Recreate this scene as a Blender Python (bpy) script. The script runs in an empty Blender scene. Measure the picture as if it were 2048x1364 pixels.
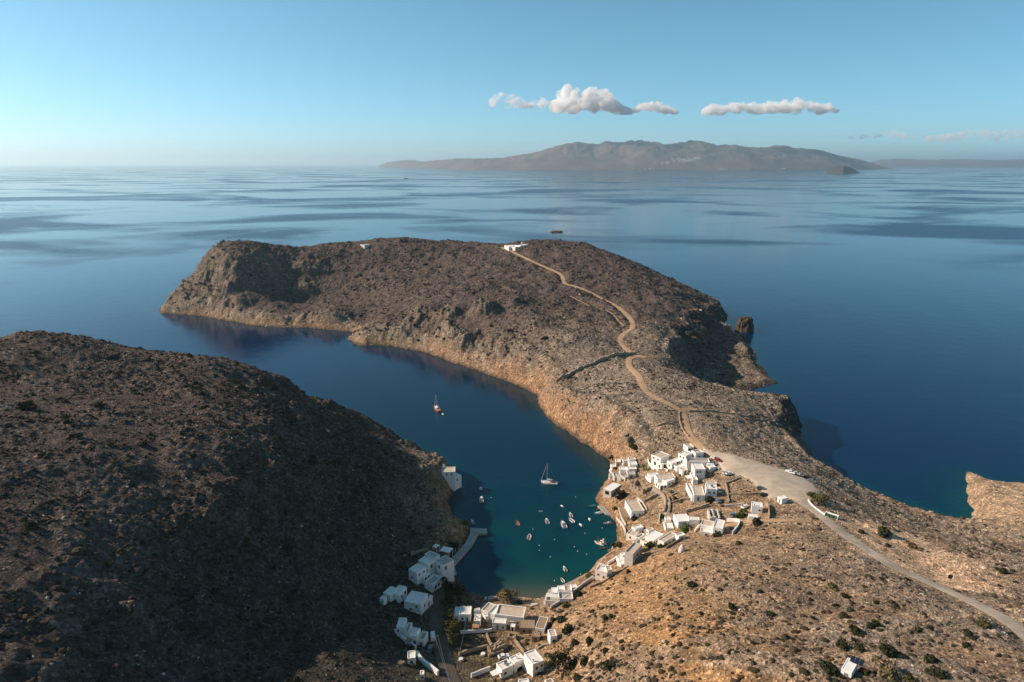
import bpy, bmesh, math, random
import numpy as np
from mathutils import Vector, Matrix
R = math.radians
random.seed(7); rng = np.random.default_rng(11)
sc = bpy.context.scene
col = sc.collection
# ------------------------------------------------------------------ camera (2048x1364 photo pixels, 24 mm lens)
H, FPX, TH = 180.0, 1365.33, R(14.6)
cT, sT = math.cos(TH), math.sin(TH)
cam = bpy.data.objects.new('camera', bpy.data.cameras.new('camera')); col.objects.link(cam)
cam.location = (0, 0, H); cam.rotation_euler = (math.pi/2 - TH, 0, 0)
cam.data.sensor_width = 36; cam.data.lens = 24; cam.data.clip_start = 1; cam.data.clip_end = 200000
sc.camera = cam
def ray(px, py):
    a, b = (px-1024)/FPX, (682-py)/FPX
    return a, cT + b*sT, -sT + b*cT
def at(px, py, z=0.0):
    dx, dy, dz = ray(px, py); t = (z-H)/dz
    return (dx*t, dy*t, z)
SUN_EL, SUN_AZ = R(30), R(-80)          # azimuth from +Y (clockwise positive)
# ------------------------------------------------------------------ object helpers
def tag(o, label=None, cat=None, group=None, kind=None):
    if label: o['label'] = label
    if cat: o['category'] = cat
    if group: o['group'] = group
    if kind: o['kind'] = kind
    return o
def empty(name, loc=(0,0,0), rz=0.0, label=None, cat=None, group=None):
    o = bpy.data.objects.new(name, None); col.objects.link(o)
    o.location = loc; o.rotation_euler = (0,0,rz); o.empty_display_size = .5
    return tag(o, label, cat, group)
def link(name, me, mats=None, parent=None, loc=None):
    o = bpy.data.objects.new(name, me); col.objects.link(o)
    if mats is not None and not me.materials:
        for m in (mats if isinstance(mats, (list, tuple)) else [mats]): me.materials.append(m)
    if parent is not None: o.parent = parent
    if loc is not None: o.location = loc
    return o
class MB:
    """collects faces for ONE mesh"""
    def __init__(s): s.v=[]; s.f=[]; s.m=[]; s.smooth=False
    def add(s, vs, fs, mi=0):
        b=len(s.v); s.v += [tuple(p) for p in vs]
        for f in fs: s.f.append([b+i for i in f]); s.m.append(mi)
    def quadbox(s, base, top, mi=0):     # base/top: 4 points each
        s.add(list(base)+list(top), [(3,2,1,0),(4,5,6,7),(0,1,5,4),(1,2,6,5),(2,3,7,6),(3,0,4,7)], mi)
    def box(s, c, d, mi=0, rz=0.0):
        ca, sa = math.cos(rz), math.sin(rz); x,y,z = d[0]/2,d[1]/2,d[2]/2
        P=[(-x,-y),(x,-y),(x,y),(-x,y)]
        q=[(c[0]+a*ca-b*sa, c[1]+a*sa+b*ca) for a,b in P]
        s.quadbox([(a,b,c[2]-z) for a,b in q],[(a,b,c[2]+z) for a,b in q],mi)
    def tube(s, pts, r, n=6, mi=0, r2=None):
        pts=[Vector(p) for p in pts]; k=len(pts); vs=[]
        for i,p in enumerate(pts):
            d=(pts[min(i+1,k-1)]-pts[max(i-1,0)]).normalized()
            u=d.orthogonal().normalized(); w=d.cross(u)
            rr=r if r2 is None else r+(r2-r)*i/(k-1)
            vs += [p+u*rr*math.cos(2*math.pi*j/n)+w*rr*math.sin(2*math.pi*j/n) for j in range(n)]
        fs=[(i*n+j, i*n+(j+1)%n, (i+1)*n+(j+1)%n, (i+1)*n+j) for i in range(k-1) for j in range(n)]
        fs += [tuple(range(n-1,-1,-1)), tuple((k-1)*n+j for j in range(n))]
        s.add(vs,fs,mi)
    def mesh(s, name):
        me=bpy.data.meshes.new(name); me.from_pydata(s.v,[],s.f); 
        if any(s.m): me.polygons.foreach_set('material_index', s.m)
        if s.smooth: me.polygons.foreach_set('use_smooth',[True]*len(me.polygons))
        me.update(); return me
    def build(s, name, mats, parent=None, loc=None): return link(name, s.mesh(name), mats, parent, loc)
def grid_mesh(name, V, F, attrs=None, smooth=True):
    me=bpy.data.meshes.new(name); V=np.asarray(V,np.float32); F=np.asarray(F,np.int32); k=F.shape[1]
    me.vertices.add(len(V)); me.vertices.foreach_set('co', V.ravel())
    me.loops.add(F.size); me.loops.foreach_set('vertex_index', F.ravel())
    me.polygons.add(len(F)); me.polygons.foreach_set('loop_start', np.arange(0,F.size,k,dtype=np.int32))
    me.polygons.foreach_set('use_smooth', np.full(len(F), smooth))
    me.update(calc_edges=True)
    for n,(a,t) in (attrs or {}).items():
        at_=me.attributes.new(n,t,'POINT')
        at_.data.foreach_set('color' if t=='FLOAT_COLOR' else 'value', np.ascontiguousarray(a,dtype=np.float32).ravel())
    return me
# ------------------------------------------------------------------ node helpers
def new_mat(name):
    m=bpy.data.materials.new(name); m.use_nodes=True; nt=m.node_tree; nt.nodes.clear(); return m, nt
class N:
    def __init__(s, nt): s.nt=nt
    def __call__(s, t, ins=None, **kw):
        n=s.nt.nodes.new(t)
        for k,v in kw.items(): setattr(n,k,v)
        for k,v in (ins or {}).items():
            i=n.inputs[k]
            if hasattr(v,'is_output') or isinstance(v, bpy.types.NodeSocket): s.nt.links.new(v,i)
            else: i.default_value=v
        return n
    def math(s, op, a, b=None, clamp=False):
        n=s.nt.nodes.new('ShaderNodeMath'); n.operation=op; n.use_clamp=clamp
        for i,v in enumerate((a,b)):
            if v is None: continue
            if isinstance(v, bpy.types.NodeSocket): s.nt.links.new(v,n.inputs[i])
            else: n.inputs[i].default_value=v
        return n.outputs[0]
    def mix(s, f, a, b, mode='MIX'):
        n=s.nt.nodes.new('ShaderNodeMix'); n.data_type='RGBA'; n.blend_type=mode
        for i,v in ((0,f),(6,a),(7,b)):
            if isinstance(v, bpy.types.NodeSocket): s.nt.links.new(v,n.inputs[i])
            else: n.inputs[i].default_value = v if i==0 else (v+(1,) if len(v)==3 else v)
        return n.outputs[2]
    def ramp(s, f, stops):
        n=s.nt.nodes.new('ShaderNodeValToRGB'); s.nt.links.new(f,n.inputs[0]); e=n.color_ramp.elements
        while len(e)<len(stops): e.new(.5)
        for el,(p,c) in zip(e,stops): el.position=p; el.color=(c,c,c,1) if not hasattr(c,'__len__') else tuple(c)+(1,)
        return n.outputs[0]
    def noise(s, vec, scale, detail=3, rough=.55, dist=0):
        n=s('ShaderNodeTexNoise',{'Scale':scale,'Detail':detail,'Roughness':rough,'Distortion':dist}); s.nt.links.new(vec,n.inputs['Vector']); return n.outputs['Fac']
def paint(name, c, rough=.7, var=.12, scale=1.5, spec=.3, metal=0.0, dirt=None, objco=False, bump=0.0):
    """matt painted / plastered / metal surface with uneven wear"""
    m,nt=new_mat(name); n=N(nt); co=n('ShaderNodeNewGeometry').outputs['Position'] if not objco else n('ShaderNodeTexCoord').outputs['Object']
    a=n.noise(co,scale,4,.6); lo=tuple(x*(1-var) for x in c); hi=tuple(min(1,x*(1+var*.6)) for x in c)
    cc=n.ramp(a,[(.3,lo),(.7,hi)])
    if dirt:
        d=n.ramp(n.noise(co,scale*.6,6,.7,.4),[(.55,0.0),(.75,1.0)]); cc=n.mix(n.math('MULTIPLY',d,.55),cc,dirt)
    b=n('ShaderNodeBsdfPrincipled',{'Base Color':cc,'Roughness':rough,'Specular IOR Level':spec,'Metallic':metal})
    if bump:
        bp=n('ShaderNodeBump',{'Strength':bump,'Distance':.05,'Height':n.noise(co,scale*3,3)}); nt.links.new(bp.outputs[0],b.inputs['Normal'])
    o=n('ShaderNodeOutputMaterial'); nt.links.new(b.outputs[0],o.inputs[0]); return m
# ------------------------------------------------------------------ 2D noise
_perm=np.random.default_rng(5).permutation(512).astype(np.int64); _perm=np.concatenate([_perm,_perm])
_ang=np.random.default_rng(6).uniform(0,2*np.pi,512)
def pnoise(x,y):
    xi=np.floor(x).astype(np.int64); yi=np.floor(y).astype(np.int64); xf=x-xi; yf=y-yi
    u=xf*xf*xf*(xf*(xf*6-15)+10); v=yf*yf*yf*(yf*(yf*6-15)+10)
    def g(i,j,dx,dy):
        h=_ang[_perm[(_perm[(xi+i)&511]+yi+j)&511]]; return np.cos(h)*dx+np.sin(h)*dy
    a=g(0,0,xf,yf)*(1-u)+g(1,0,xf-1,yf)*u; b=g(0,1,xf,yf-1)*(1-u)+g(1,1,xf-1,yf-1)*u
    return (a*(1-v)+b*v)*1.5
def fbm(x,y,s,o=4,g=.5,ridged=False):
    t=0; a=1; n=0
    for k in range(o):
        p=pnoise(x/s+17.3*k,y/s-9.1*k)
        t=t+a*((1-2*np.abs(p)) if ridged else p); n+=a; a*=g; s*=.5
    return t/n
def sstep(a,b,x):
    t=np.clip((x-a)/(b-a),0,1); return t*t*(3-2*t)
# ------------------------------------------------------------------ coast outline
def P(*pts): return [at(x,y,0)[:2] for x,y in pts]
COAST = (P((2048,970),(1980,962),(1950,950),(1932,942),(1936,965),(1926,985),(1928,1000),(1944,1020),(1937,1040),(1930,1045),
  (1900,1040),(1850,1027),(1800,1010),(1750,990),(1700,965),(1662,950),(1640,938),(1627,925),(1625,905),(1612,890),(1602,868),(1607,850))
  +[(207,470),(196,488),(172,508),(176,532)]+P((1500,781),(1557,767),(1537,750),(1515,725),(1512,705),(1482,672),(1448,655))
  +[(266,820),(268,880),(240,980),(175,1080),(80,1140),(-50,1165),(-200,1135),(-330,1085),(-405,1010),(-440,930),(-452,865)]
  +P((316,627),(345,628),(400,632),(441,640),(476,646),(502,651),(558,655),(617,656),(649,659),(702,664),(716,668),(691,678),(722,692),(768,691),(798,696),
  (844,704),(926,732),(958,743),(1002,759),(1046,776),(1070,791),(1083,822),(1113,851),(1157,879),(1192,904),(1213,920),(1216,948),(1202,970),(1191,985),(1189,999),
  (1196,1011),(1217,1029),(1231,1048),(1237,1073),(1235,1084),(1219,1094),(1215,1106),(1201,1117),(1182,1136),(1164,1153),(1126,1169),(1096,1181),(1087,1200),
  (1064,1195),(1038,1194),(1010,1195),(968,1193),(932,1178),(914,1160),(905,1148),(905,1126),(918,1109),(935,1088),(944,1070),(944,1043),(920,1038),(909,1021),
  (905,997),(915,972),(923,963),(919,950),(912,938),(868,920),(800,886),(747,868),(745,861),(724,858),(716,848),(712,834))
  +[(-120,452),(-160,448),(-215,438),(-262,420),(-320,395),(-420,330),(-520,260),(-780,230),(-780,-160),(780,-160),(780,460),(420,400)])
CO=np.array(COAST)
# ------------------------------------------------------------------ height control: photo pixel -> point at a judged height
CP=[]
def c(z,*pts):
    for x,y in pts: CP.append((*at(x,y,z)[:2],z))
# left hill
for a in [(60,672,88),(0,688,86),(240,690,82),(400,706,76),(480,720,71),(540,757,65),(600,797,49),(660,817,34),(708,835,20),(0,760,84),(0,850,82),(0,1000,76),(0,1200,69),(0,1364,64),
 (300,760,76),(300,850,73),(300,1000,63),(300,1200,51),(300,1364,45),(150,900,77),(120,750,82),(550,820,61),(550,900,57),(550,1000,47),(610,950,46),(550,1150,34),(550,1300,26),(700,900,37),(700,1000,26),(700,1100,19),
 (700,1250,16),(640,1340,26),(760,900,26),(800,922,21),(860,922,14),(895,950,8),(870,1000,10),(800,1030,15),(800,1090,11),(880,1060,7),(760,1150,11),(730,1300,16),
 # valley and west houses
 (860,1140,4.5),(800,1190,8),(820,1270,8.5),(820,1320,11),(840,1364,12),(880,1200,4),(900,1250,4),(890,1340,7),(930,1290,4.5),(950,1330,5),(960,1250,3.2),(1000,1220,2.6),(1060,1240,3),(1000,1190,1.2),
 (940,1190,1.6),(1060,1200,1.3),(1100,1280,7),(1040,1330,6.5),(1000,1364,8),
 # right foreground hill
 (1150,1364,16),(1300,1364,34),(1500,1364,47),(1700,1350,50),(1900,1350,50),(2048,1364,51),(1180,1190,7),(1150,1250,12),(1300,1200,22),(1220,1280,22),(1400,1280,37),(1450,1200,32),(1600,1200,36),
 (1750,1240,40),(1600,1300,44),(1860,1280,44),(1800,1180,35.5),(1910,1190,36),(2010,1240,41),(2048,1270,43),(1370,1092,20),(1500,1100,27.5),(1650,1100,29),(1760,1118,30),(1690,1070,27),(1635,1024,25),
 (1850,1110,25),(1900,1160,29),(2000,1150,27),(2048,1190,33),(1780,1050,17),(1880,1080,17),(2000,1080,14),(2048,1100,17),(1960,1040,7),(2000,1000,8),(2048,1020,10),(1720,1000,14),(1850,1050,7),
 # village slope, lot
 (1240,930,7),(1235,985,6),(1265,985,9),(1320,920,18),(1330,970,14.5),(1390,900,24.5),(1400,950,20),(1410,990,18.5),(1330,1020,12.5),(1370,1045,14),(1430,1060,17),(1450,1020,19),(1500,1010,21.5),(1530,1030,23),
 (1270,1020,7.5),(1275,1060,6),(1270,1100,8),(1320,1085,11),(1210,1150,5),(1245,1125,7.5),(1130,1187,3),(1105,1205,3),(1400,890,27),(1470,920,26),(1560,960,25),(1630,990,24.5),(1500,950,25),(1450,940,24),(1590,1000,24.7),
 (1640,945,17),(1580,915,20),(1560,1045,25.5),
 # neck
 (1365,860,28),(1375,820,30),(1300,790,31),(1270,740,32),(1255,712,31),(1335,735,28),(1440,772,24),(1500,787,21),(1590,812,15),(1450,830,27),(1550,850,19),(1590,845,12),(1500,890,24),(1580,890,16),(1200,760,25),(1150,800,17),
 (1200,840,19),(1250,870,20),(1300,880,23),(1120,760,18),(1180,870,9),(1240,900,13),
 # headland
 (1250,690,32),(1260,640,35),(1200,590,41),(1340,640,35),(1300,580,41),(1390,628,29),(1420,660,15),(1440,690,6),(1475,715,1.5),(1500,747,1.5),(1532,757,1),(1340,690,32),(1372,690,25),(1400,718,10),(1430,740,4),(1378,738,11),
 (1340,565,35),(1400,590,24),(1435,615,15),(1280,540,45),(1220,512,57),(1165,492,65),(1090,486,67.5),(990,492,61.5),(900,486,63),(830,478,68),(770,476,70.5),(680,488,65),(600,494,62),(530,494,70),(470,485,78),(442,488,75),
 (480,560,38),(400,560,36),(360,600,14),(600,560,34),(600,525,50),(800,560,36),(800,520,49),(800,600,25),(700,600,21),(720,645,6),(650,630,14),(550,610,19),(770,645,17),(850,617,30),(930,605,38),(1050,600,42),(850,670,12),(900,660,22),
 (960,700,12),(1000,650,30),(1050,700,24),(1100,650,35),(1150,700,32),(1100,760,14),(1000,560,45),(1000,520,54),(1130,560,47),(1100,530,53)]:
    c(a[2],(a[0],a[1]))
CP += [(-300,0,80),(-120,0,66),(0,20,30),(130,20,58),(300,0,62),(0,-120,50),(-400,-120,75),(400,-120,70),(-450,200,64),(-650,60,50),(500,150,45),(600,300,30),(700,0,60),(400,250,28),
  (-350,300,66),(120,1080,45),(-80,1100,50),(-250,1070,45),(-380,960,50),(200,960,30)]
_k=CO[(np.abs(CO[:,0])<600)&(CO[:,1]>200)]
CP=np.array(CP); CP=np.vstack([CP,np.c_[_k,np.full(len(_k),2.0)]])
def tps_fit(C,lam):
    X=C[:,:2]/100; n=len(X); d=np.linalg.norm(X[:,None]-X[None],axis=2); K=np.where(d>0,d*d*np.log(d+1e-12),0)+lam*np.eye(n)
    Pm=np.c_[np.ones(n),X]; A=np.zeros((n+3,n+3)); A[:n,:n]=K; A[:n,n:]=Pm; A[n:,:n]=Pm.T
    return X,np.linalg.solve(A,np.r_[C[:,2],0,0,0])
def tps_eval(X,w,x,y):
    out=np.empty(x.size); xs=x.ravel()/100; ys=y.ravel()/100; n=len(X)
    for i in range(0,xs.size,20000):
        a=xs[i:i+20000]; b=ys[i:i+20000]; d2=(a[:,None]-X[:,0])**2+(b[:,None]-X[:,1])**2
        out[i:i+20000]=(.5*d2*np.log(d2+1e-20))@w[:n]+w[n]+w[n+1]*a+w[n+2]*b
    return out.reshape(x.shape)
def seg_dist(x,y,poly,closed=False):
    Q=np.asarray(poly,float); A=Q if closed else Q[:-1]; B=np.roll(Q,-1,0) if closed else Q[1:]
    best=np.full(x.shape,1e9)
    for (ax,ay),(bx,by) in zip(A,B):
        ex,ey=bx-ax,by-ay; L=ex*ex+ey*ey+1e-9
        t=np.clip(((x-ax)*ex+(y-ay)*ey)/L,0,1); best=np.minimum(best,(x-ax-t*ex)**2+(y-ay-t*ey)**2)
    return np.sqrt(best)
def inside(x,y,poly):
    Q=np.asarray(poly,float); r=np.zeros(x.shape,bool)
    for (ax,ay),(bx,by) in zip(Q,np.roll(Q,-1,0)):
        if ay==by: continue
        r ^= ((ay>y)!=(by>y)) & (x < (bx-ax)*(y-ay)/(by-ay)+ax)
    return r
xs_c=np.arange(-780,781,5.0); ys_c=np.arange(-150,1261,5.0)
Xc,Yc=np.meshgrid(xs_c,ys_c)
TX,TW=tps_fit(CP,.0015)
Zc=tps_eval(TX,TW,Xc,Yc)
Dc=seg_dist(Xc,Yc,CO,True)*np.where(inside(Xc,Yc,CO),1,-1)
def axis(stops):
    out=[stops[0][0]]
    for (a,s0),(b,s1) in zip(stops[:-1],stops[1:]):
        while out[-1]<b-1e-6:
            t=(out[-1]-a)/(b-a); out.append(out[-1]+s0+(s1-s0)*t)
    return np.array(out)
gx=axis([(-775,12),(-480,3),(-440,1.3),(-300,1.0),(0,.8),(240,1.0),(300,1.6),(420,8),(770,14)])
gy=axis([(-145,10),(90,3),(130,.9),(300,.8),(420,1.0),(600,1.7),(900,2.2),(1100,3),(1250,6)])
gx=gx[gx<775]; gy=gy[gy<1255]
def cubic(src,dst):
    M=np.zeros((len(dst),len(src))); h=src[1]-src[0]
    u=(dst-src[0])/h; i=np.clip(np.floor(u).astype(int),1,len(src)-3); t=u-i; r=np.arange(len(dst))
    for k,wt in ((-1,-.5*t+t*t-.5*t**3),(0,1-2.5*t*t+1.5*t**3),(1,.5*t+2*t*t-1.5*t**3),(2,-.5*t*t+.5*t**3)): M[r,i+k]+=wt
    return M
Ax,Ay=cubic(xs_c,gx),cubic(ys_c,gy)
Zs=Ay@Zc@Ax.T; Dg=Ay@Dc@Ax.T
X,Y=np.meshgrid(gx,gy)
def bump_at(*L):
    s=0
    for (px,py,z,rad,amp) in L:
        x,y,_=at(px,py,z); s=s+amp*np.exp(-((X-x)**2+(Y-y)**2)/rad**2)
    return s
# ribs, bowls and crags of the headland and the hill
Zs=Zs+bump_at((462,545,44,22,9),(470,585,22,20,10),(478,618,8,16,6),(580,572,30,45,-10),(645,580,26,48,-11),(600,612,14,35,-6),(415,575,28,20,-7),(622,530,46,18,6),(612,562,32,16,6),(720,575,32,40,-5),
 (970,612,40,11,6),(1040,605,42,12,6),(850,622,29,12,5),(910,615,36,10,4),(1075,640,37,14,5),(1005,635,32,12,-5),(945,640,28,12,-4),(880,650,22,14,-3),(1130,690,32,16,4),(1000,690,18,14,4),(1090,735,20,12,4),
 (1250,600,38,25,-3),(1400,670,24,30,-4),(1180,820,18,14,3),(1130,800,14,9,3),(1150,850,12,9,3),(440,740,74,20,3),(480,722,72,22,-4.5),(380,708,75,30,-2.5),(60,675,86,45,-3),(600,797,48,10,3),(565,769,59,9,2),(656,815,35,9,4),(703,831,21,7,4),(620,803,45,8,-3),(600,870,56,18,-3),(620,1235,28,12,-5),(660,1290,24,9,3),(520,1100,40,16,-3),(680,960,32,14,3))
# ------------------------------------------------------------------ routes (photo pixels on the ground, resolved against the smooth terrain)
def bil(A,x,y):
    x=np.atleast_1d(np.asarray(x,float)); y=np.atleast_1d(np.asarray(y,float))
    i=np.clip(np.searchsorted(gx,x)-1,0,len(gx)-2); j=np.clip(np.searchsorted(gy,y)-1,0,len(gy)-2)
    u=np.clip((x-gx[i])/(gx[i+1]-gx[i]),0,1); v=np.clip((y-gy[j])/(gy[j+1]-gy[j]),0,1)
    return (A[j,i]*(1-u)+A[j,i+1]*u)*(1-v)+(A[j+1,i]*(1-u)+A[j+1,i+1]*u)*v
def hit(px,py,A,zadd=0.0):
    """where the sight line through a photo pixel meets the ground"""
    d=np.array(ray(px,py)); t=np.arange(90,1400,1.5); p=t[:,None]*d+np.array([0,0,H])
    g=np.maximum(bil(A,p[:,0],p[:,1]),0)+zadd; k=np.nonzero(p[:,2]<g)[0]
    if not len(k): return at(px,py,0)
    k=k[0]; a,b=t[max(k-1,0)],t[k]
    for _ in range(18):
        m=(a+b)/2; q=m*d+np.array([0,0,H])
        if q[2]<max(bil(A,q[0],q[1])[0],0)+zadd: b=m
        else: a=m
    q=b*d+np.array([0,0,H]); return (q[0],q[1],max(bil(A,q[0],q[1])[0],0)+zadd)
S0=np.maximum(Zs,1.2)*sstep(-1,7,Dg)
LOT_PX=[(1392,884),(1426,902),(1463,908),(1488,915),(1514,922),(1541,931),(1573,941),(1608,956),(1629,968),(1646,985),(1655,998),(1640,1002),(1617,1000),(1604,1012),(1592,1004),(1576,998),(1539,998),(1517,981),(1494,959),(1482,953),(1450,950),(1441,939),(1429,918),(1404,905)]
ROUTES={
 'road':([(1600,1000),(1612,1010),(1633,1024),(1656,1043),(1690,1070),(1729,1096),(1780,1130),(1847,1161),(1910,1189),(1965,1215),(2010,1240),(2048,1268),(2110,1318),(2200,1390)],5.6),
 'dirt_track':([(1404,900),(1385,878),(1373,856),(1366,826),(1345,812),(1315,797),(1295,785),(1285,770),(1275,750),(1260,735),(1258,720),(1266,711),(1250,696),(1241,680),(1250,666),(1265,655),(1262,640),(1245,622),(1215,603),(1185,587),(1150,573),(1130,567),(1124,552),(1110,543),(1080,530),(1050,516),(1020,502),(1003,495)],4.6),
 'ridge_track':([(1003,496),(960,493),(900,491),(830,488),(770,487),(720,489)],1.8),
 'farm_track':([(1622,1043),(1560,1041),(1500,1043),(1475,1047),(1450,1052)],3.2),
 'village_lane':([(1298,972),(1312,982),(1325,991),(1332,1000),(1334,1012),(1331,1027),(1325,1036)],2.4),
 'field_track':([(1615,1008),(1650,1026),(1690,1046),(1740,1068),(1780,1090)],2.6),
 'valley_road':([(884,1175),(874,1200),(872,1230),(876,1262),(882,1290),(890,1325),(905,1364),(925,1410)],6.0),
 'hill_footpath':([(1250,608),(1220,596)],1.2),
 'coast_footpath':([(1140,592),(1180,612),(1225,628),(1247,652)],1.6),
 'shore_footpath':([(1110,1186),(1160,1160),(1190,1138),(1215,1112),(1240,1098)],1.5),
 'track_turnout':([(1258,717),(1275,712),(1292,716)],6.0),
 'spur_track':([(1366,822),(1380,818),(1395,820)],3.5),
}
def spline(pts,step=1.0):
    p=np.array(pts,float); p=np.vstack([2*p[0]-p[1],p,2*p[-1]-p[-2]]); out=[]
    for i in range(1,len(p)-2):
        n=max(2,int(np.linalg.norm(p[i+1]-p[i])/step)); t=np.linspace(0,1,n,endpoint=False)[:,None]
        a,b,c_,d=p[i-1],p[i],p[i+1],p[i+2]
        out.append(.5*(2*b+(c_-a)*t+(2*a-5*b+4*c_-d)*t*t+(-a+3*b-3*c_+d)*t**3))
    return np.vstack(out+[p[-2][None]])
RT={k:(spline([hit(x,y,S0)[:2] for x,y in v],1.2),w) for k,(v,w) in ROUTES.items()}
LOT=np.array([hit(x,y,S0)[:2] for x,y in LOT_PX])
# ------------------------------------------------------------------ final ground
flat=np.ones_like(X); rd=np.full(X.shape,1e3)
for k,(p,w) in RT.items():
    x0,y0=p.min(0)-14; x1,y1=p.max(0)+14
    i0,i1=np.searchsorted(gx,[x0,x1]); j0,j1=np.searchsorted(gy,[y0,y1])
    d=seg_dist(X[j0:j1,i0:i1],Y[j0:j1,i0:i1],p[::3] if len(p)>8 else p)-w/2
    rd[j0:j1,i0:i1]=np.minimum(rd[j0:j1,i0:i1],d)
i0,i1=np.searchsorted(gx,[LOT[:,0].min()-15,LOT[:,0].max()+15]); j0,j1=np.searchsorted(gy,[LOT[:,1].min()-15,LOT[:,1].max()+15])
sub=(slice(j0,j1),slice(i0,i1)); dl=seg_dist(X[sub],Y[sub],LOT,True)*np.where(inside(X[sub],Y[sub],LOT),-1,1)
rd[sub]=np.minimum(rd[sub],dl)
VC=at(990,1240,4)[:2]
vil=np.exp(-(((X-70)/75)**2+((Y-300)/75)**2)**1.5)+np.exp(-(((X+10)/60)**2+((Y-225)/45)**2)**1.5)   # built-up ground is kept even
flat=sstep(.3,7,rd)*(1-.7*np.clip(vil,0,1))
far=sstep(480,700,Y)
dn=Dg-.8+fbm(X,Y,22,3)*2.6+fbm(X,Y,7,3)*1.6
beach=np.exp(-(((X-at(1040,1200,1)[0])/26)**2+((Y-at(1000,1200,1)[1])/13)**2)**2)
dn=dn*(1-beach)+Dg*beach
gyy,gxx=np.gradient(Zs,gy,gx); slope=np.hypot(gxx,gyy)
rockz=np.clip(sstep(.42,.8,slope)+sstep(26,4,Dg)*.8,0,1)*(1-.85*beach)
outc=sstep(.30,.62,fbm(X+.5*Y,Y*1.1,38,4,.55,True)+.25*fbm(X,Y,90,2))*(1-np.clip(vil,0,1))*sstep(4,14,Dg)
ns=fbm(X,Y,60,5)*(2.2+2.5*far)+fbm(X,Y,17,4,.55)*(1.0+1.4*far+1.6*rockz)
rid=fbm(X+.35*Y,Y*.8,30,4,.5,True)*(4.0*rockz*far+2.0*rockz*(1-far))
strata=(pnoise((Zs*1.0+.25*X+fbm(X,Y,40,3)*6)/5.0,X/90)*2.0)*rockz*(.5+far*.9)
fine=fbm(X,Y,4.2,3,.6)*(.28+.8*rockz)
spur=np.clip(bump_at((850,640,26,60,1.0),(950,630,36,55,1.0),(1050,640,36,55,1.0),(1000,700,18,45,.9),(470,590,22,50,.8),(640,640,10,45,.7),(560,640,5,40,.6)),0,1)
crag=fbm(X*.9+Y*.3,Y*.7,15,4,.6,True)*2.6*rockz+(fbm(X-.3*Y,Y,26,5,.6,True)*8-2)*spur*rockz
edge=sstep(0,14,Dg)
Zl=np.maximum(Zs,1.0)+flat*(ns*edge+rid*sstep(2,14,Dg)+strata*sstep(3,12,Dg)+crag*sstep(2,12,Dg)+outc*(.5+1.6*np.abs(pnoise(X/3.1,Y/2.2))+.8*far)+fine)
ramp_w=5.0+9*beach+3*far
lim=1.0+np.maximum(dn,0)*(1.9-1.75*beach)          # nothing near the water stands higher than a steep shore
Zl=np.minimum(Zl,np.where(dn<30,lim+np.maximum(Zl-lim,0)*sstep(3,22,dn),Zl))
Z=np.where(dn>0,np.maximum(Zl,.5)*sstep(-.5,1,dn/ramp_w)+.05, np.maximum(dn*.5,-7))
Z=Z-.06
def gz(x,y): return float(bil(Z,x,y)[0])
def on(px,py,dz=0.0): return hit(px,py,Z,dz)
ny,nx=X.shape
idx=np.arange(nx*ny).reshape(ny,nx)
keep=(Dg>-40)                                        # the sheet stops a little offshore, under the water
q=np.stack([idx[:-1,:-1],idx[:-1,1:],idx[1:,1:],idx[1:,:-1]],-1)
kq=keep[:-1,:-1]|keep[1:,1:]
Fq=q[kq]
# --- colour zones of the ground itself (soil and rock kinds, some with shade painted in)
orange=np.clip(sstep(20+14*fbm(X,Y,25,3)-7*far,3,Dg)*(1-far*(.35+.5*sstep(-.2,.3,fbm(X,Y,45,3)))),0,1)
sl=fbm(X,Y,45,4); s2=fbm(X+300,Y,14,4)
base=np.empty(X.shape+(3,)); 
def lay(w,c_): base[:]=base*(1-w[...,None])+np.array(c_)*w[...,None]
base[:]=(.205,.155,.112)
lay(sstep(-.1,.35,sl)*.7,(.25,.205,.16))                     # pale stony patches
lay(sstep(.05,.4,s2)*.5,(.13,.098,.075))                     # dark earth
prom=sstep(215,245,X)*sstep(265,300,Y)*sstep(420,380,Y)
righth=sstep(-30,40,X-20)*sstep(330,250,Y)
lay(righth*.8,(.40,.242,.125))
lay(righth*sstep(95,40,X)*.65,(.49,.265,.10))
grn=np.clip(bump_at((975,1300,5,22,1.0),(940,1330,5,16,1.0)),0,1)
lay(grn*.8,(.13,.11,.05))                              # ochre soil of the near right hill
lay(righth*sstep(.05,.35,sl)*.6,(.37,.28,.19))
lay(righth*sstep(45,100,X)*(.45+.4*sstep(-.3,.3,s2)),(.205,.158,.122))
neck=sstep(520,440,Y)*sstep(300,340,Y)*sstep(0,40,X)
lay(neck*.55,(.35,.27,.19))
lay(rockz*.5*(1-righth*.5),(.34,.27,.20))
lay(outc*.6,(.30,.245,.19))
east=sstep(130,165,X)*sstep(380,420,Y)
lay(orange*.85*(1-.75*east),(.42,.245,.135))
lay(east*rockz*.9,(.062,.056,.05))  # east flank and cape: shade painted into the rock colour
lay(sstep(8,0,Dg)*sstep(3.0,.3,Z)*(1-beach)*.8,(.07,.055,.04))        # wet dark rim
lay(beach*sstep(24,8,Dg),(.30,.215,.15))
sand=np.clip(bump_at((1835,1110,25,20,1.0),(1790,1085,22,13,.9),(1745,1062,22,7,.8),(1890,1142,28,15,.9),(1940,1170,31,10,.7))*2.3+.7*fbm(X,Y,9,3)-.35,0,1)
lay(sand*.95,(.60,.41,.265))
lay(vil.clip(0,1)*.5*sstep(40,70,X+ (Y-300)*.0+60),(.42,.27,.15))

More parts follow.
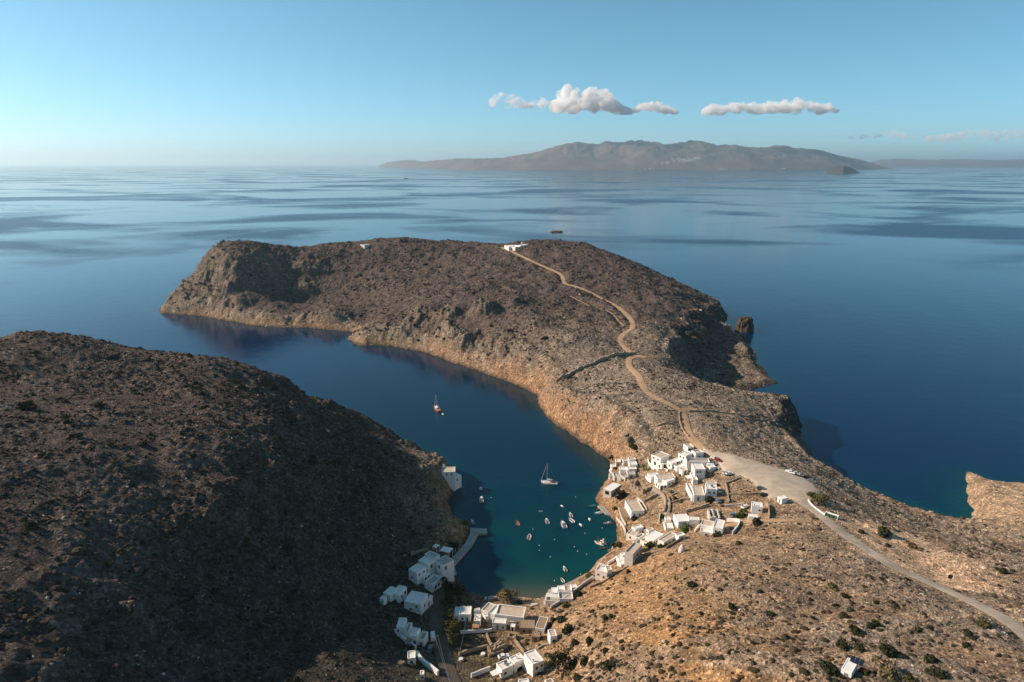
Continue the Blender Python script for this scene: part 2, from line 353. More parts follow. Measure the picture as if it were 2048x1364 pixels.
lay(prom*.9,(.50,.35,.225))
lay(sstep(6,.5,rd)*.55,(.38,.28,.19))                        # dusty verges
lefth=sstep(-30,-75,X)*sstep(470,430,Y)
lay(lefth*.9,(.078,.056,.050))  # brown of the left hill, darkened to paint in its shade
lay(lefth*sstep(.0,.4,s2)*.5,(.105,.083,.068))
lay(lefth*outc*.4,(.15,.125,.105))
lay(far*outc*.45,(.21,.17,.135))
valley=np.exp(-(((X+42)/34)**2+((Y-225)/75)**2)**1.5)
lay(np.clip(valley*1.2,0,1)*.8,(.055,.05,.038))  # dark valley vegetation, with the valley's shade painted into the tone
lay(lefth*sstep(60,25,Zs)*sstep(380,330,Y)*.6,(.065,.055,.045))  # lower left slope: further shade put into the ground colour
lay(far*sstep(6,30,Dg)*(1-.55*rockz*(1-east))*.9,(.108,.081,.071))
lay(np.clip(bump_at((1180,740,30,90,1.0),(1330,760,30,60,1.0)),0,1)*sstep(10,25,Dg)*.5,(.24,.195,.155))
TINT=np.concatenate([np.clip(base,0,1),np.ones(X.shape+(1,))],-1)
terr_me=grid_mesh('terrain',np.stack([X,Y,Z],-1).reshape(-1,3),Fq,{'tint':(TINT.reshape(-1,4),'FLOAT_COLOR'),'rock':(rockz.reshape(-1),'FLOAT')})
m,nt=new_mat('hillside_ground'); n=N(nt)
pos=n('ShaderNodeNewGeometry').outputs['Position']
att=n('ShaderNodeAttribute',attribute_name='tint').outputs['Color']; rk=n('ShaderNodeAttribute',attribute_name='rock').outputs['Fac']
wv=n('ShaderNodeVectorMath',{0:pos,1:n('ShaderNodeTexNoise',{'Vector':pos,'Scale':.9,'Detail':3.0}).outputs['Color']},operation='ADD').outputs[0]
v1=n('ShaderNodeTexVoronoi',{'Vector':wv,'Scale':.95,'Randomness':1.0}); v2=n('ShaderNodeTexVoronoi',{'Vector':wv,'Scale':.33})
st=n.ramp(n('ShaderNodeSeparateColor',{'Color':v1.outputs['Color']}).outputs[0],[(0.0,.55),(.55,.88),(.8,1.18),(1.0,1.65)])
st2=n.ramp(n('ShaderNodeSeparateColor',{'Color':v2.outputs['Color']}).outputs[1],[(0.0,.6),(.6,1.0),(1.0,1.5)])
g1=n.ramp(n.noise(pos,1.6,5,.65),[(.25,.55),(.5,.95),(.75,1.45)])
g2=n.ramp(n.noise(pos,.09,5,.6),[(.3,.7),(.7,1.25)])
cc=n.mix(1.0,n.mix(1.0,att,st,'MULTIPLY'),g1,'MULTIPLY'); cc=n.mix(1.0,n.mix(.3,cc,st2,'MULTIPLY'),g2,'MULTIPLY')
hh=n.math('ADD',n.math('MULTIPLY',n.noise(pos,1.1,6,.65),1.0),n.math('MULTIPLY',v1.outputs['Distance'],.7))
hh=n.math('ADD',hh,n.math('MULTIPLY',n.math('MULTIPLY',n.noise(pos,.22,6,.7,.6),rk),5.0))
bp=n('ShaderNodeBump',{'Strength':.9,'Distance':.8,'Height':hh})
b=n('ShaderNodeBsdfPrincipled',{'Base Color':cc,'Roughness':.95,'Specular IOR Level':.1,'Normal':bp.outputs[0]})
o_=n('ShaderNodeOutputMaterial'); nt.links.new(b.outputs[0],o_.inputs[0]); M_GROUND=m
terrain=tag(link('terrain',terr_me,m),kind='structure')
# ------------------------------------------------------------------ sea
def gax(lim,near,step):
    a=[0.0]; 
    while a[-1]<lim: a.append(a[-1]+(step if a[-1]<near else step+(a[-1]-near)*.12))
    a=np.array(a); return a
sx=gax(75000,620,7.0); sx=np.concatenate([-sx[:0:-1],sx]); sy=gax(75000,1250,7.0); sy=np.concatenate([-sx[(sx>0)&(sx<75000)][::-1],sy])
SX,SY=np.meshgrid(sx,sy)
inn=(np.abs(SX)<770)&(SY>-140)&(SY<1240)
sd=np.full(SX.shape,400.0); sd[inn]=-bil(Ay@Dc@Ax.T,SX[inn],SY[inn])
bx,by,_=at(1030,1190,0)
bay=np.exp(-((SX-bx)**2/70**2+((SY-by))**2/95**2))
bay2=np.exp(-(((SX-at(1120,1050)[0])/85)**2+((SY-at(1120,1050)[1])/95)**2))
shal=np.clip(np.exp(-np.clip(sd,0,None)/7)*.55+bay*.85*np.exp(-np.clip(SY-by,0,None)/70)+bay2*.3+.55*np.exp(-np.clip(sd,0,None)/25)*np.exp(-(((SX-at(1900,1010)[0])/45)**2+((SY-at(1900,1010)[1])/45)**2)),0,1)
inbay=np.exp(-((SX+10)/150)**4-((SY-430)/190)**4)
sand_=np.clip(np.exp(-((SX-bx-6)/20)**2)*np.exp(-np.clip(SY-by,-5,None)/5.5),0,1)*inn*.8
yy_,xx_=SX.shape
idx=np.arange(SX.size).reshape(SX.shape); q=np.stack([idx[:-1,:-1],idx[:-1,1:],idx[1:,1:],idx[1:,:-1]],-1).reshape(-1,4)
sea_me=grid_mesh('sea',np.stack([SX,SY,np.zeros_like(SX)],-1).reshape(-1,3),q,{'shallow':(shal.ravel(),'FLOAT'),'bay':(inbay.ravel(),'FLOAT'),'sandy':(sand_.ravel(),'FLOAT')})
m,nt=new_mat('sea_water'); n=N(nt); pos=n('ShaderNodeNewGeometry').outputs['Position']
fs=n('ShaderNodeAttribute',attribute_name='shallow').outputs['Fac']; fb=n('ShaderNodeAttribute',attribute_name='bay').outputs['Fac']; fsa=n('ShaderNodeAttribute',attribute_name='sandy').outputs['Fac']
deep=n.mix(fb,(.0001,.016,.056),(.0001,.015,.036))
patch=n.ramp(n.noise(pos,.03,4,.6),[(.36,0.0),(.50,1.0)])
cc=n.mix(n.math('MULTIPLY',fs,n.math('ADD',.45,n.math('MULTIPLY',patch,.6)),True),deep,(.0005,.046,.048))
cc=n.mix(fsa,cc,(.11,.10,.06))
mp=n('ShaderNodeMapping',{'Vector':pos,'Scale':(.0011,.0017,1)})
wind=n.noise(mp.outputs[0],1.0,5,.55,.6); wind=n.ramp(wind,[(.48,0.0),(.61,1.0)])
mp2=n('ShaderNodeMapping',{'Vector':pos,'Scale':(.16,.42,1),'Rotation':(0,0,.35)})
w1=n.noise(mp2.outputs[0],1.0,3,.6); w2=n.noise(pos,.06,4,.6)
cd=n('ShaderNodeCameraData').outputs['View Distance']
rough=n.math('ADD',.10,n.math('MULTIPLY',wind,.20))
bp=n('ShaderNodeBump',{'Strength':.18,'Distance':.5,'Height':n.math('ADD',w1,n.math('MULTIPLY',w2,2.0))})
b=n('ShaderNodeBsdfPrincipled',{'Base Color':cc,'Roughness':rough,'IOR':1.333,'Specular IOR Level':.42,'Specular Tint':(.05,.45,1.0,1),'Normal':bp.outputs[0]})
o_=n('ShaderNodeOutputMaterial'); nt.links.new(b.outputs[0],o_.inputs[0])
nt.nodes.remove(cd.node)
sea=tag(link('sea',sea_me,m),kind='structure')
# ------------------------------------------------------------------ sky, sun, air
w=bpy.data.worlds.new('World'); sc.world=w; w.use_nodes=True; nt=w.node_tree; nt.nodes.clear(); n=N(nt)
sky=n('ShaderNodeTexSky',sky_type='NISHITA'); sky.sun_disc=False; sky.sun_elevation=SUN_EL; sky.sun_rotation=SUN_AZ
sky.altitude=0; sky.air_density=.6; sky.dust_density=.4; sky.ozone_density=6.0
tn=n.mix(1.0,sky.outputs[0],(1,1,1),'MULTIPLY')
hs=n('ShaderNodeHueSaturation',{'Hue':.463,'Saturation':.97,'Value':1.0,'Color':tn})
bg=n('ShaderNodeBackground',{'Color':hs.outputs[0],'Strength':.106}); o_=n('ShaderNodeOutputWorld'); nt.links.new(bg.outputs[0],o_.inputs[0])
sl_=bpy.data.lights.new('sun','SUN'); sl_.energy=5.0; sl_.angle=R(.5); sl_.color=(1,.795,.62)
so=bpy.data.objects.new('sun',sl_); col.objects.link(so); so.location=(-400,150,400)
sd_=Vector((math.sin(SUN_AZ)*math.cos(SUN_EL),math.cos(SUN_AZ)*math.cos(SUN_EL),math.sin(SUN_EL)))
so.rotation_euler=sd_.to_track_quat('Z','Y').to_euler()
mb=MB(); mb.box((0,0,390),(160000,160000,800)); m,nt=new_mat('sea_haze'); n=N(nt)
pv=n('ShaderNodeVolumePrincipled',{'Color':(.70,.92,1.0,1),'Density':2.9e-5,'Anisotropy':.45}); o_=n('ShaderNodeOutputMaterial'); nt.links.new(pv.outputs[0],o_.inputs['Volume'])
haze=tag(mb.build('haze',m),kind='stuff')
sc.view_settings.view_transform='Standard'; sc.view_settings.look='None'; sc.view_settings.exposure=.45; sc.view_settings.gamma=1
sc.cycles.volume_bounces=6; sc.cycles.max_bounces=8; sc.cycles.diffuse_bounces=4; sc.cycles.glossy_bounces=2
sc.cycles.use_denoising=True
# ------------------------------------------------------------------ draped roads, tracks, lot
def drape(name,pts,w,mat,off,cross=5):
    p=np.asarray(pts); t=np.gradient(p,axis=0); t/=np.linalg.norm(t,axis=1)[:,None]+1e-9; nrm=np.c_[-t[:,1],t[:,0]]
    wv=w/2*(1+.10*pnoise(np.arange(len(p))*.11,np.full(len(p),w*7.3)))
    s=np.linspace(-1,1,cross); V=p[:,None,:]+nrm[:,None,:]*(s[None,:,None]*wv[:,None,None])
    z=bil(Z,V[...,0].ravel(),V[...,1].ravel()).reshape(V.shape[:2])
    for _ in range(2): z[1:-1]=(z[:-2]+z[1:-1]+z[2:])/3
    z=z+off; z[:,0]-=.12; z[:,-1]-=.12
    i=np.arange(V.shape[0]*cross).reshape(-1,cross); F=np.stack([i[:-1,:-1],i[:-1,1:],i[1:,1:],i[1:,:-1]],-1).reshape(-1,4)
    me=grid_mesh(name,np.concatenate([V,z[...,None]],-1).reshape(-1,3),F[:,::-1]); 
    return tag(link(name,me,mat),kind='structure')
def dusty(name,c1,c2,sc_=.5):
    m,nt=new_mat(name); n=N(nt); pos=n('ShaderNodeNewGeometry').outputs['Position']
    a=n.ramp(n.noise(pos,sc_,6,.65,.3),[(.3,c1),(.72,c2)]); g=n.ramp(n.noise(pos,6.0,3),[(.3,.82),(.7,1.12)])
    pt=n.ramp(n.noise(pos,.06,5,.6,1.2),[(.38,.80),(.52,1.0),(.68,1.10)]); mk=n('ShaderNodeMapping',{'Vector':pos,'Scale':(.10,.75,1),'Rotation':(0,0,.62)}); tr=n.ramp(n.noise(mk.outputs[0],1.0,4,.6,.8),[(.40,.86),(.55,1.0)])
    cc=n.mix(1.0,n.mix(1.0,n.mix(1.0,a,g,'MULTIPLY'),pt,'MULTIPLY'),tr,'MULTIPLY')
    bp=n('ShaderNodeBump',{'Strength':.4,'Distance':.1,'Height':n.noise(pos,2.5,4)})
    b=n('ShaderNodeBsdfPrincipled',{'Base Color':cc,'Roughness':.93,'Specular IOR Level':.12,'Normal':bp.outputs[0]})
    o=n('ShaderNodeOutputMaterial'); nt.links.new(b.outputs[0],o.inputs[0]); return m
M_DIRT=dusty('dirt_track',(.36,.235,.145),(.50,.34,.21)); M_ASPH=dusty('worn_road',(.34,.285,.225),(.46,.39,.31),.16); M_LOT=dusty('packed_gravel',(.43,.355,.275),(.54,.455,.36),.10)
M_VALLEY=dusty('valley_earth',(.09,.075,.06),(.15,.12,.09),.2); M_FAINT=dusty('faint_track',(.17,.13,.10),(.23,.175,.13)); M_LANE=dusty('paved_lane',(.36,.32,.27),(.46,.42,.36),.5); M_CONC=dusty('quay_concrete',(.34,.32,.29),(.44,.41,.37),.3)
for k,(p,w_) in RT.items():
    mt={'ridge_track':M_FAINT,'hill_footpath':M_FAINT,'road':M_ASPH,'valley_road':M_VALLEY,'village_lane':M_LANE}.get(k,M_DIRT)
    drape({'ridge_track':'dirt_track','farm_track':'dirt_track','field_track':'dirt_track','track_turnout':'dirt_track','spur_track':'dirt_track','village_lane':'lane_path','hill_footpath':'footpath','coast_footpath':'footpath','shore_footpath':'footpath','ridge_footpath':'footpath'}.get(k,k),p,w_,mt,.34 if w_>3.5 else .26,7 if w_>3 else 5)
# paved lot: a fine sheet clipped to its outline
lx=np.arange(LOT[:,0].min(),LOT[:,0].max(),1.0); ly=np.arange(LOT[:,1].min(),LOT[:,1].max(),1.0)
A_,B_=np.meshgrid(lx,ly); wob=fbm(A_,B_,9,2)*.9
dl=seg_dist(A_,B_,LOT,True)*np.where(inside(A_,B_,LOT),1,-1)+wob
zz=bil(S0,A_.ravel(),B_.ravel()).reshape(A_.shape); zt=bil(Z,A_.ravel(),B_.ravel()).reshape(A_.shape)
zz=np.maximum(zt,bil(Z,A_.ravel(),B_.ravel()).reshape(A_.shape))+.36
for _ in range(3): zz[1:-1,1:-1]=(zz[:-2,1:-1]+zz[2:,1:-1]+zz[1:-1,:-2]+zz[1:-1,2:]+zz[1:-1,1:-1])/5
zz=np.where(dl<.8,zt-.3,zz)
idx=np.arange(A_.size).reshape(A_.shape); q=np.stack([idx[:-1,:-1],idx[:-1,1:],idx[1:,1:],idx[1:,:-1]],-1); kq=(dl[:-1,:-1]>-.6)&(dl[1:,1:]>-.6)&(dl[:-1,1:]>-.6)&(dl[1:,:-1]>-.6)
tag(link('parking_ground',grid_mesh('parking_ground',np.stack([A_,B_,zz],-1).reshape(-1,3),q[kq]),M_LOT),kind='structure')
# ------------------------------------------------------------------ scrub and stones
def scatter(n_,box,dens):
    x=rng.uniform(box[0],box[1],n_); y=rng.uniform(box[2],box[3],n_)
    k=rng.random(n_)<dens(x,y); return x[k],y[k]
VIL=np.clip(vil,0,1)
def cover(x,y,lo=-.15,hi=.25,sc_=30,amp=.75):
    d=bil(Dg,x,y); r=bil(rd,x,y); v=bil(VIL,x,y); b=bil(beach,x,y)
    return np.where((d>5)&(r>.6),(1-amp+amp*sstep(lo,hi,fbm(x,y,sc_,3)))*(.35+.65*sstep(-.25,.15,fbm(x+91,y,8,2)))*(1-bil(sand,x,y))*(1-.8*bil(prom,x,y))*(1-.75*v)*(1-b)*(.25+.75*sstep(4,25,d)),0)
def in_view(x,y,m=60):
    dep=y*cT+(H-bil(Z,x,y))*sT; u=1024+FPX*x/dep; up=(y*sT-(H-bil(Z,x,y))*cT)/dep; v=682-FPX*up
    return (u>-m-120)&(u<2048+m+120)&(v<1364+m+80)
def dome_template(k):
    r=np.random.default_rng(k); a=np.arange(7)/7*2*np.pi; b=a[:5]*7/5+.4
    v=[(np.cos(t)*(.9+.3*r.random()),np.sin(t)*(.9+.3*r.random()),-.25) for t in a]+[(np.cos(t)*(.85+.3*r.random()),np.sin(t)*(.85+.3*r.random()),.32+.2*r.random()) for t in a]
    v+=[(np.cos(t)*(.4+.25*r.random()),np.sin(t)*(.4+.25*r.random()),.72+.25*r.random()) for t in b]+[(.1*r.normal(),.1*r.normal(),.95)]
    f=[]
    for i in range(7): j=(i+1)%7; f+=[(i,j,7+j),(i,7+j,7+i)]
    for i in range(7):
        j=(i+1)%7; p_=14+int(i*5/7); q_=14+int(((i+1)%7)*5/7); f.append((7+i,7+j,p_)); 
        if p_!=q_: f.append((7+j,q_,p_))
    for i in range(5): f.append((14+i,14+(i+1)%5,19))
    return np.array(v),np.array(f)
def stone_template(k):
    r=np.random.default_rng(k+50); v=np.array([(1,0,0),(0,1,0),(-1,0,0),(0,-1,0),(.2,.1,.8),(.5,.5,.5),(-.5,.4,.55),(-.4,-.5,.5),(.5,-.5,.45)],float)+r.normal(0,.16,(9,3))
    v[:4,2]=-.3
    f=np.array([(0,1,5),(1,2,6),(2,3,7),(3,0,8),(5,1,6),(6,2,7),(7,3,8),(8,0,5),(4,5,6),(4,6,7),(4,7,8),(4,8,5)])
    return v,f
def merge_scatter(name,x,y,rad,hgt,tmpl,colr,mat,sink=0.0,lit=True):
    Vs=[];Fs=[];Cs=[];off=0; which=rng.integers(0,len(tmpl),len(x)); z=bil(Z,x,y)
    for k,(tv,tf) in enumerate(tmpl):
        s=np.nonzero(which==k)[0]
        if not len(s): continue
        a=rng.uniform(0,2*np.pi,len(s)); ca,sa=np.cos(a),np.sin(a); el=rng.uniform(.75,1.3,len(s))
        px=tv[None,:,0]*rad[s,None]*el[:,None]; py=tv[None,:,1]*rad[s,None]/el[:,None]; pz=tv[None,:,2]*hgt[s,None]
        Vx=px*ca[:,None]-py*sa[:,None]+x[s,None]; Vy=px*sa[:,None]+py*ca[:,None]+y[s,None]; Vz=pz+z[s,None]-sink*rad[s,None]
        Vs.append(np.stack([Vx,Vy,Vz],-1).reshape(-1,3)); Fs.append((tf[None]+(np.arange(len(s))*len(tv))[:,None,None]+off).reshape(-1,3)); Cs.append(np.repeat(colr[s],len(tv),0)); off+=len(s)*len(tv)
    V=np.vstack(Vs);F=np.vstack(Fs);C=np.c_[np.vstack(Cs),np.ones(len(V))]
    return tag(link(name,grid_mesh(name,V,F,{'tint':(C,'FLOAT_COLOR')},smooth=False),mat),kind='stuff')
def attr_mat(name,rough=.9,noise_s=4.0,lo=.7,hi=1.35):
    m,nt=new_mat(name); n=N(nt); pos=n('ShaderNodeNewGeometry').outputs['Position']; a=n('ShaderNodeAttribute',attribute_name='tint').outputs['Color']
    cc=n.mix(1.0,a,n.ramp(n.noise(pos,noise_s,3,.7),[(.3,lo),(.7,hi)]),'MULTIPLY')
    b=n('ShaderNodeBsdfPrincipled',{'Base Color':cc,'Roughness':rough,'Specular IOR Level':.1}); o=n('ShaderNodeOutputMaterial'); nt.links.new(b.outputs[0],o.inputs[0]); return m
M_SCRUB=attr_mat('dry_scrub'); M_STONE=attr_mat('loose_stone',.9,2.5)
T=[dome_template(k) for k in range(5)]; TS=[stone_template(k) for k in range(5)]
def pal(n_,cols,wt,j=.25):
    k=rng.choice(len(cols),n_,p=np.array(wt)/sum(wt)); return np.array(cols)[k]*rng.uniform(1-j,1+j,(n_,1))
SX_,SY_,SR_=[],[],[]
for box,cnt,rm,f in (((-420,40,120,470),150000,.42,lambda x,y:.62*cover(x,y)),((-20,330,130,470),110000,.36,lambda x,y:.50*cover(x,y,-.2,.35,18,.8)),((-60,260,440,640),45000,.45,lambda x,y:.5*cover(x,y)),((-460,300,600,1160),120000,.75,lambda x,y:.42*cover(x,y,-.2,.3,60,.8))):
    x,y=scatter(cnt,box,f); k=in_view(x,y); x,y=x[k],y[k]; SX_.append(x);SY_.append(y);SR_.append(rm*np.exp(rng.normal(0,.42,len(x))))
x=np.concatenate(SX_);y=np.concatenate(SY_);r_=np.clip(np.concatenate(SR_),.15,2.2)
colr=pal(len(x),[(.066,.049,.037),(.038,.036,.022),(.090,.066,.048),(.028,.029,.019),(.12,.088,.060)],[4,2.5,3,1.5,1])
gl=np.clip(sstep(-20,-60,x)*sstep(480,440,y),0,1)[:,None]; fr_=sstep(470,620,y)[:,None]; colr=colr*(1-.35*gl); colr=colr*(1-.6*fr_)+np.array([.070,.056,.047])*.6*fr_  # left hill scrub darkened as painted shade; far scrub blended evener
x2,y2=scatter(14000,(-5,200,110,262),lambda x,y:.5*cover(x,y,-.15,.25,10,.95)*sstep(150,40,x)); k=in_view(x2,y2); x2,y2=x2[k],y2[k]
x=np.r_[x,x2];y=np.r_[y,y2];r_=np.r_[r_,np.clip(.55*np.exp(rng.normal(0,.4,len(x2))),.25,1.6)];colr=np.vstack([colr,pal(len(x2),[(.050,.036,.020),(.038,.036,.016),(.075,.05,.03)],[3,3,2])])
scrub=merge_scatter('low_scrub_vegetation',x,y,r_,r_*rng.uniform(.55,.95,len(x)),T,colr,M_SCRUB)
SX_,SY_,SR_=[],[],[]
for box,cnt,rm,f in (((-420,40,120,470),42000,.20,lambda x,y:.55*cover(x,y,.25,-.2,24)),((-20,330,130,470),70000,.21,lambda x,y:.55*cover(x,y,.3,-.2,14,.6)),((-60,260,440,640),30000,.26,lambda x,y:.3*cover(x,y,.3,-.2,20,.5)),((-460,300,600,1160),50000,.55,lambda x,y:.25*cover(x,y,.2,-.2,40)*(.04+bil(rockz,x,y)**2))):
    x,y=scatter(cnt,box,f); k=in_view(x,y); x,y=x[k],y[k]; SX_.append(x);SY_.append(y);SR_.append(rm*np.exp(rng.normal(0,.5,len(x))))
x,y=scatter(30000,(-460,320,170,1150),lambda x,y:np.where((bil(Dg,x,y)>-1.5)&(bil(Dg,x,y)<14)&(bil(beach,x,y)<.3),.5,0)); SX_.append(x);SY_.append(y);SR_.append((.45+.5*sstep(500,700,y))*np.exp(rng.normal(0,.45,len(x))))
x=np.concatenate(SX_);y=np.concatenate(SY_);r_=np.clip(np.concatenate(SR_),.1,2.4)
colr=pal(len(x),[(.40,.34,.27),(.30,.235,.17),(.47,.40,.31),(.38,.26,.15)],[3,3,2,2],.2)
d_=bil(Dg,x,y)[:,None]; colr=np.where(d_<1.2,colr*.3,colr)
stones=merge_scatter('loose_stones_rubble',x,y,r_,r_*rng.uniform(.5,.9,len(x)),TS,colr,M_STONE)
# ------------------------------------------------------------------ bushes and trees
def leaf_mat(name,c1,c2):
    m,nt=new_mat(name); n=N(nt); pos=n('ShaderNodeNewGeometry').outputs['Position']; ri=n('ShaderNodeNewGeometry').outputs['Random Per Island']
    oi=n('ShaderNodeObjectInfo').outputs['Random']
    cc=n.mix(ri,c1,c2); cc=n.mix(1.0,cc,n.ramp(n.noise(pos,1.2,3,.7),[(.3,.7),(.7,1.3)]),'MULTIPLY'); cc=n.mix(1.0,cc,n.ramp(oi,[(0,.75),(1,1.2)]),'MULTIPLY')
    b=n('ShaderNodeBsdfPrincipled',{'Base Color':cc,'Roughness':.8,'Specular IOR Level':.15}); o=n('ShaderNodeOutputMaterial'); nt.links.new(b.outputs[0],o.inputs[0]); return m
M_LEAF={'dark':leaf_mat('dark_foliage',(.018,.024,.012),(.045,.050,.020)),'olive':leaf_mat('olive_foliage',(.05,.055,.018),(.115,.105,.035)),'tan':leaf_mat('dry_foliage',(.11,.085,.040),(.21,.155,.075)),'green':leaf_mat('green_foliage',(.035,.075,.012),(.09,.15,.03))}
M_BARK=paint('grey_bark',(.14,.105,.08),.9,.3,3)
def clump_mesh(name,seed,n_,shape=(1,1,.75),lobes=6,lsz=.16,hollow=.55):
    r=np.random.default_rng(seed); L=[(r.normal(0,.38,3)*np.array(shape)+np.array([0,0,.45*shape[2]]),.38+.3*r.random()) for _ in range(lobes)]+[(np.array([0,0,.35*shape[2]]),.7)]
    mb=MB()
    for _ in range(n_):
        c0,rr=L[r.integers(len(L))]; d=r.normal(0,1,3); d/=np.linalg.norm(d); d[2]=abs(d[2])*.9 if r.random()<.8 else d[2]
        p=c0+d*rr*np.array(shape)*(hollow+(1.08-hollow)*r.random()**.5)
        if p[2]<-.05: p[2]=r.random()*.15
        nrm=d+r.normal(0,.55,3); nrm/=np.linalg.norm(nrm); u=np.cross(nrm,r.normal(0,1,3)); u/=np.linalg.norm(u)+1e-9; w_=np.cross(nrm,u); s=lsz*(.6+.9*r.random())
        mb.add([p-u*s,p-w_*s*.7,p+u*s,p+w_*s*.7+nrm*s*.3],[(0,1,2),(0,2,3)])
    return mb.mesh(name)
BUSH={k:[clump_mesh('bush',i+10*j,420,(1,1,.72),5,.17) for i in range(3)] for j,k in enumerate(M_LEAF)}
for k,L in BUSH.items():
    for me in L: me.materials.append(M_LEAF[k])
def bush(px,py,r,kind,label,group=None,cat='bush',name='bush',xy=None,hz=1.0):
    p=on(px,py) if xy is None else (xy[0],xy[1],gz(*xy))
    o=link(name,random.choice(BUSH[kind]),loc=(p[0],p[1],p[2]-.1*r)); o.scale=(r*random.uniform(.8,1.35),r*random.uniform(.75,1.15),r*hz*random.uniform(.85,1.1)); o.rotation_euler=(0,0,random.uniform(0,6.28))
    return tag(o,label,cat,group)
def tree(px,py,h,r,kind,label,group=None,name='tree',cat='tree',seed=0):
    p=on(px,py); root=empty(name,p,random.uniform(0,6.28),label,cat,group)
    mb=MB(); hh=h*.5; mb.tube([(0,0,-.5),(.1,.05,hh*.5),(.05,-.1,hh)],.22*h/5,7,0,.12*h/5)
    for k in range(4):
        a=k*1.6+seed; mb.tube([(.05,-.05,hh*.7),(math.cos(a)*r*.35,math.sin(a)*r*.35,hh*1.1),(math.cos(a)*r*.6,math.sin(a)*r*.6,h*.75)],.10*h/5,5,0,.03*h/5)
    mb.build('trunk',M_BARK,root)
    me=clump_mesh('crown',100+seed,900,(r,r,h*.5),8,.24*max(1,r/3),.3); o=link('crown',me,M_LEAF[kind],root); o.location=(0,0,h*.38)
    return root
def Zn(k):
    x0,y0,s={1:(1180,860,.14663),2:(1400,880,.14663),3:(1160,1000,.14663),4:(860,880,.2199),5:(740,1020,.14663),6:(740,1164,.14663),7:(880,1150,.17578),8:(1640,1200,.19922),9:(1448,860,.36946),10:(0,660,.38114),11:(0,1000,.37109),12:(680,460,.29326),13:(1040,640,.29297)}[k]
    return lambda x,y:(x0+x*s,y0+y*s)
Z7=Zn(7);Z1=Zn(1);Z2=Zn(2);Z3=Zn(3);Z4=Zn(4);Z5=Zn(5);Z6=Zn(6);Z8=Zn(8);Z9=Zn(9);Z10=Zn(10);Z11=Zn(11);Z12=Zn(12);Z13=Zn(13)
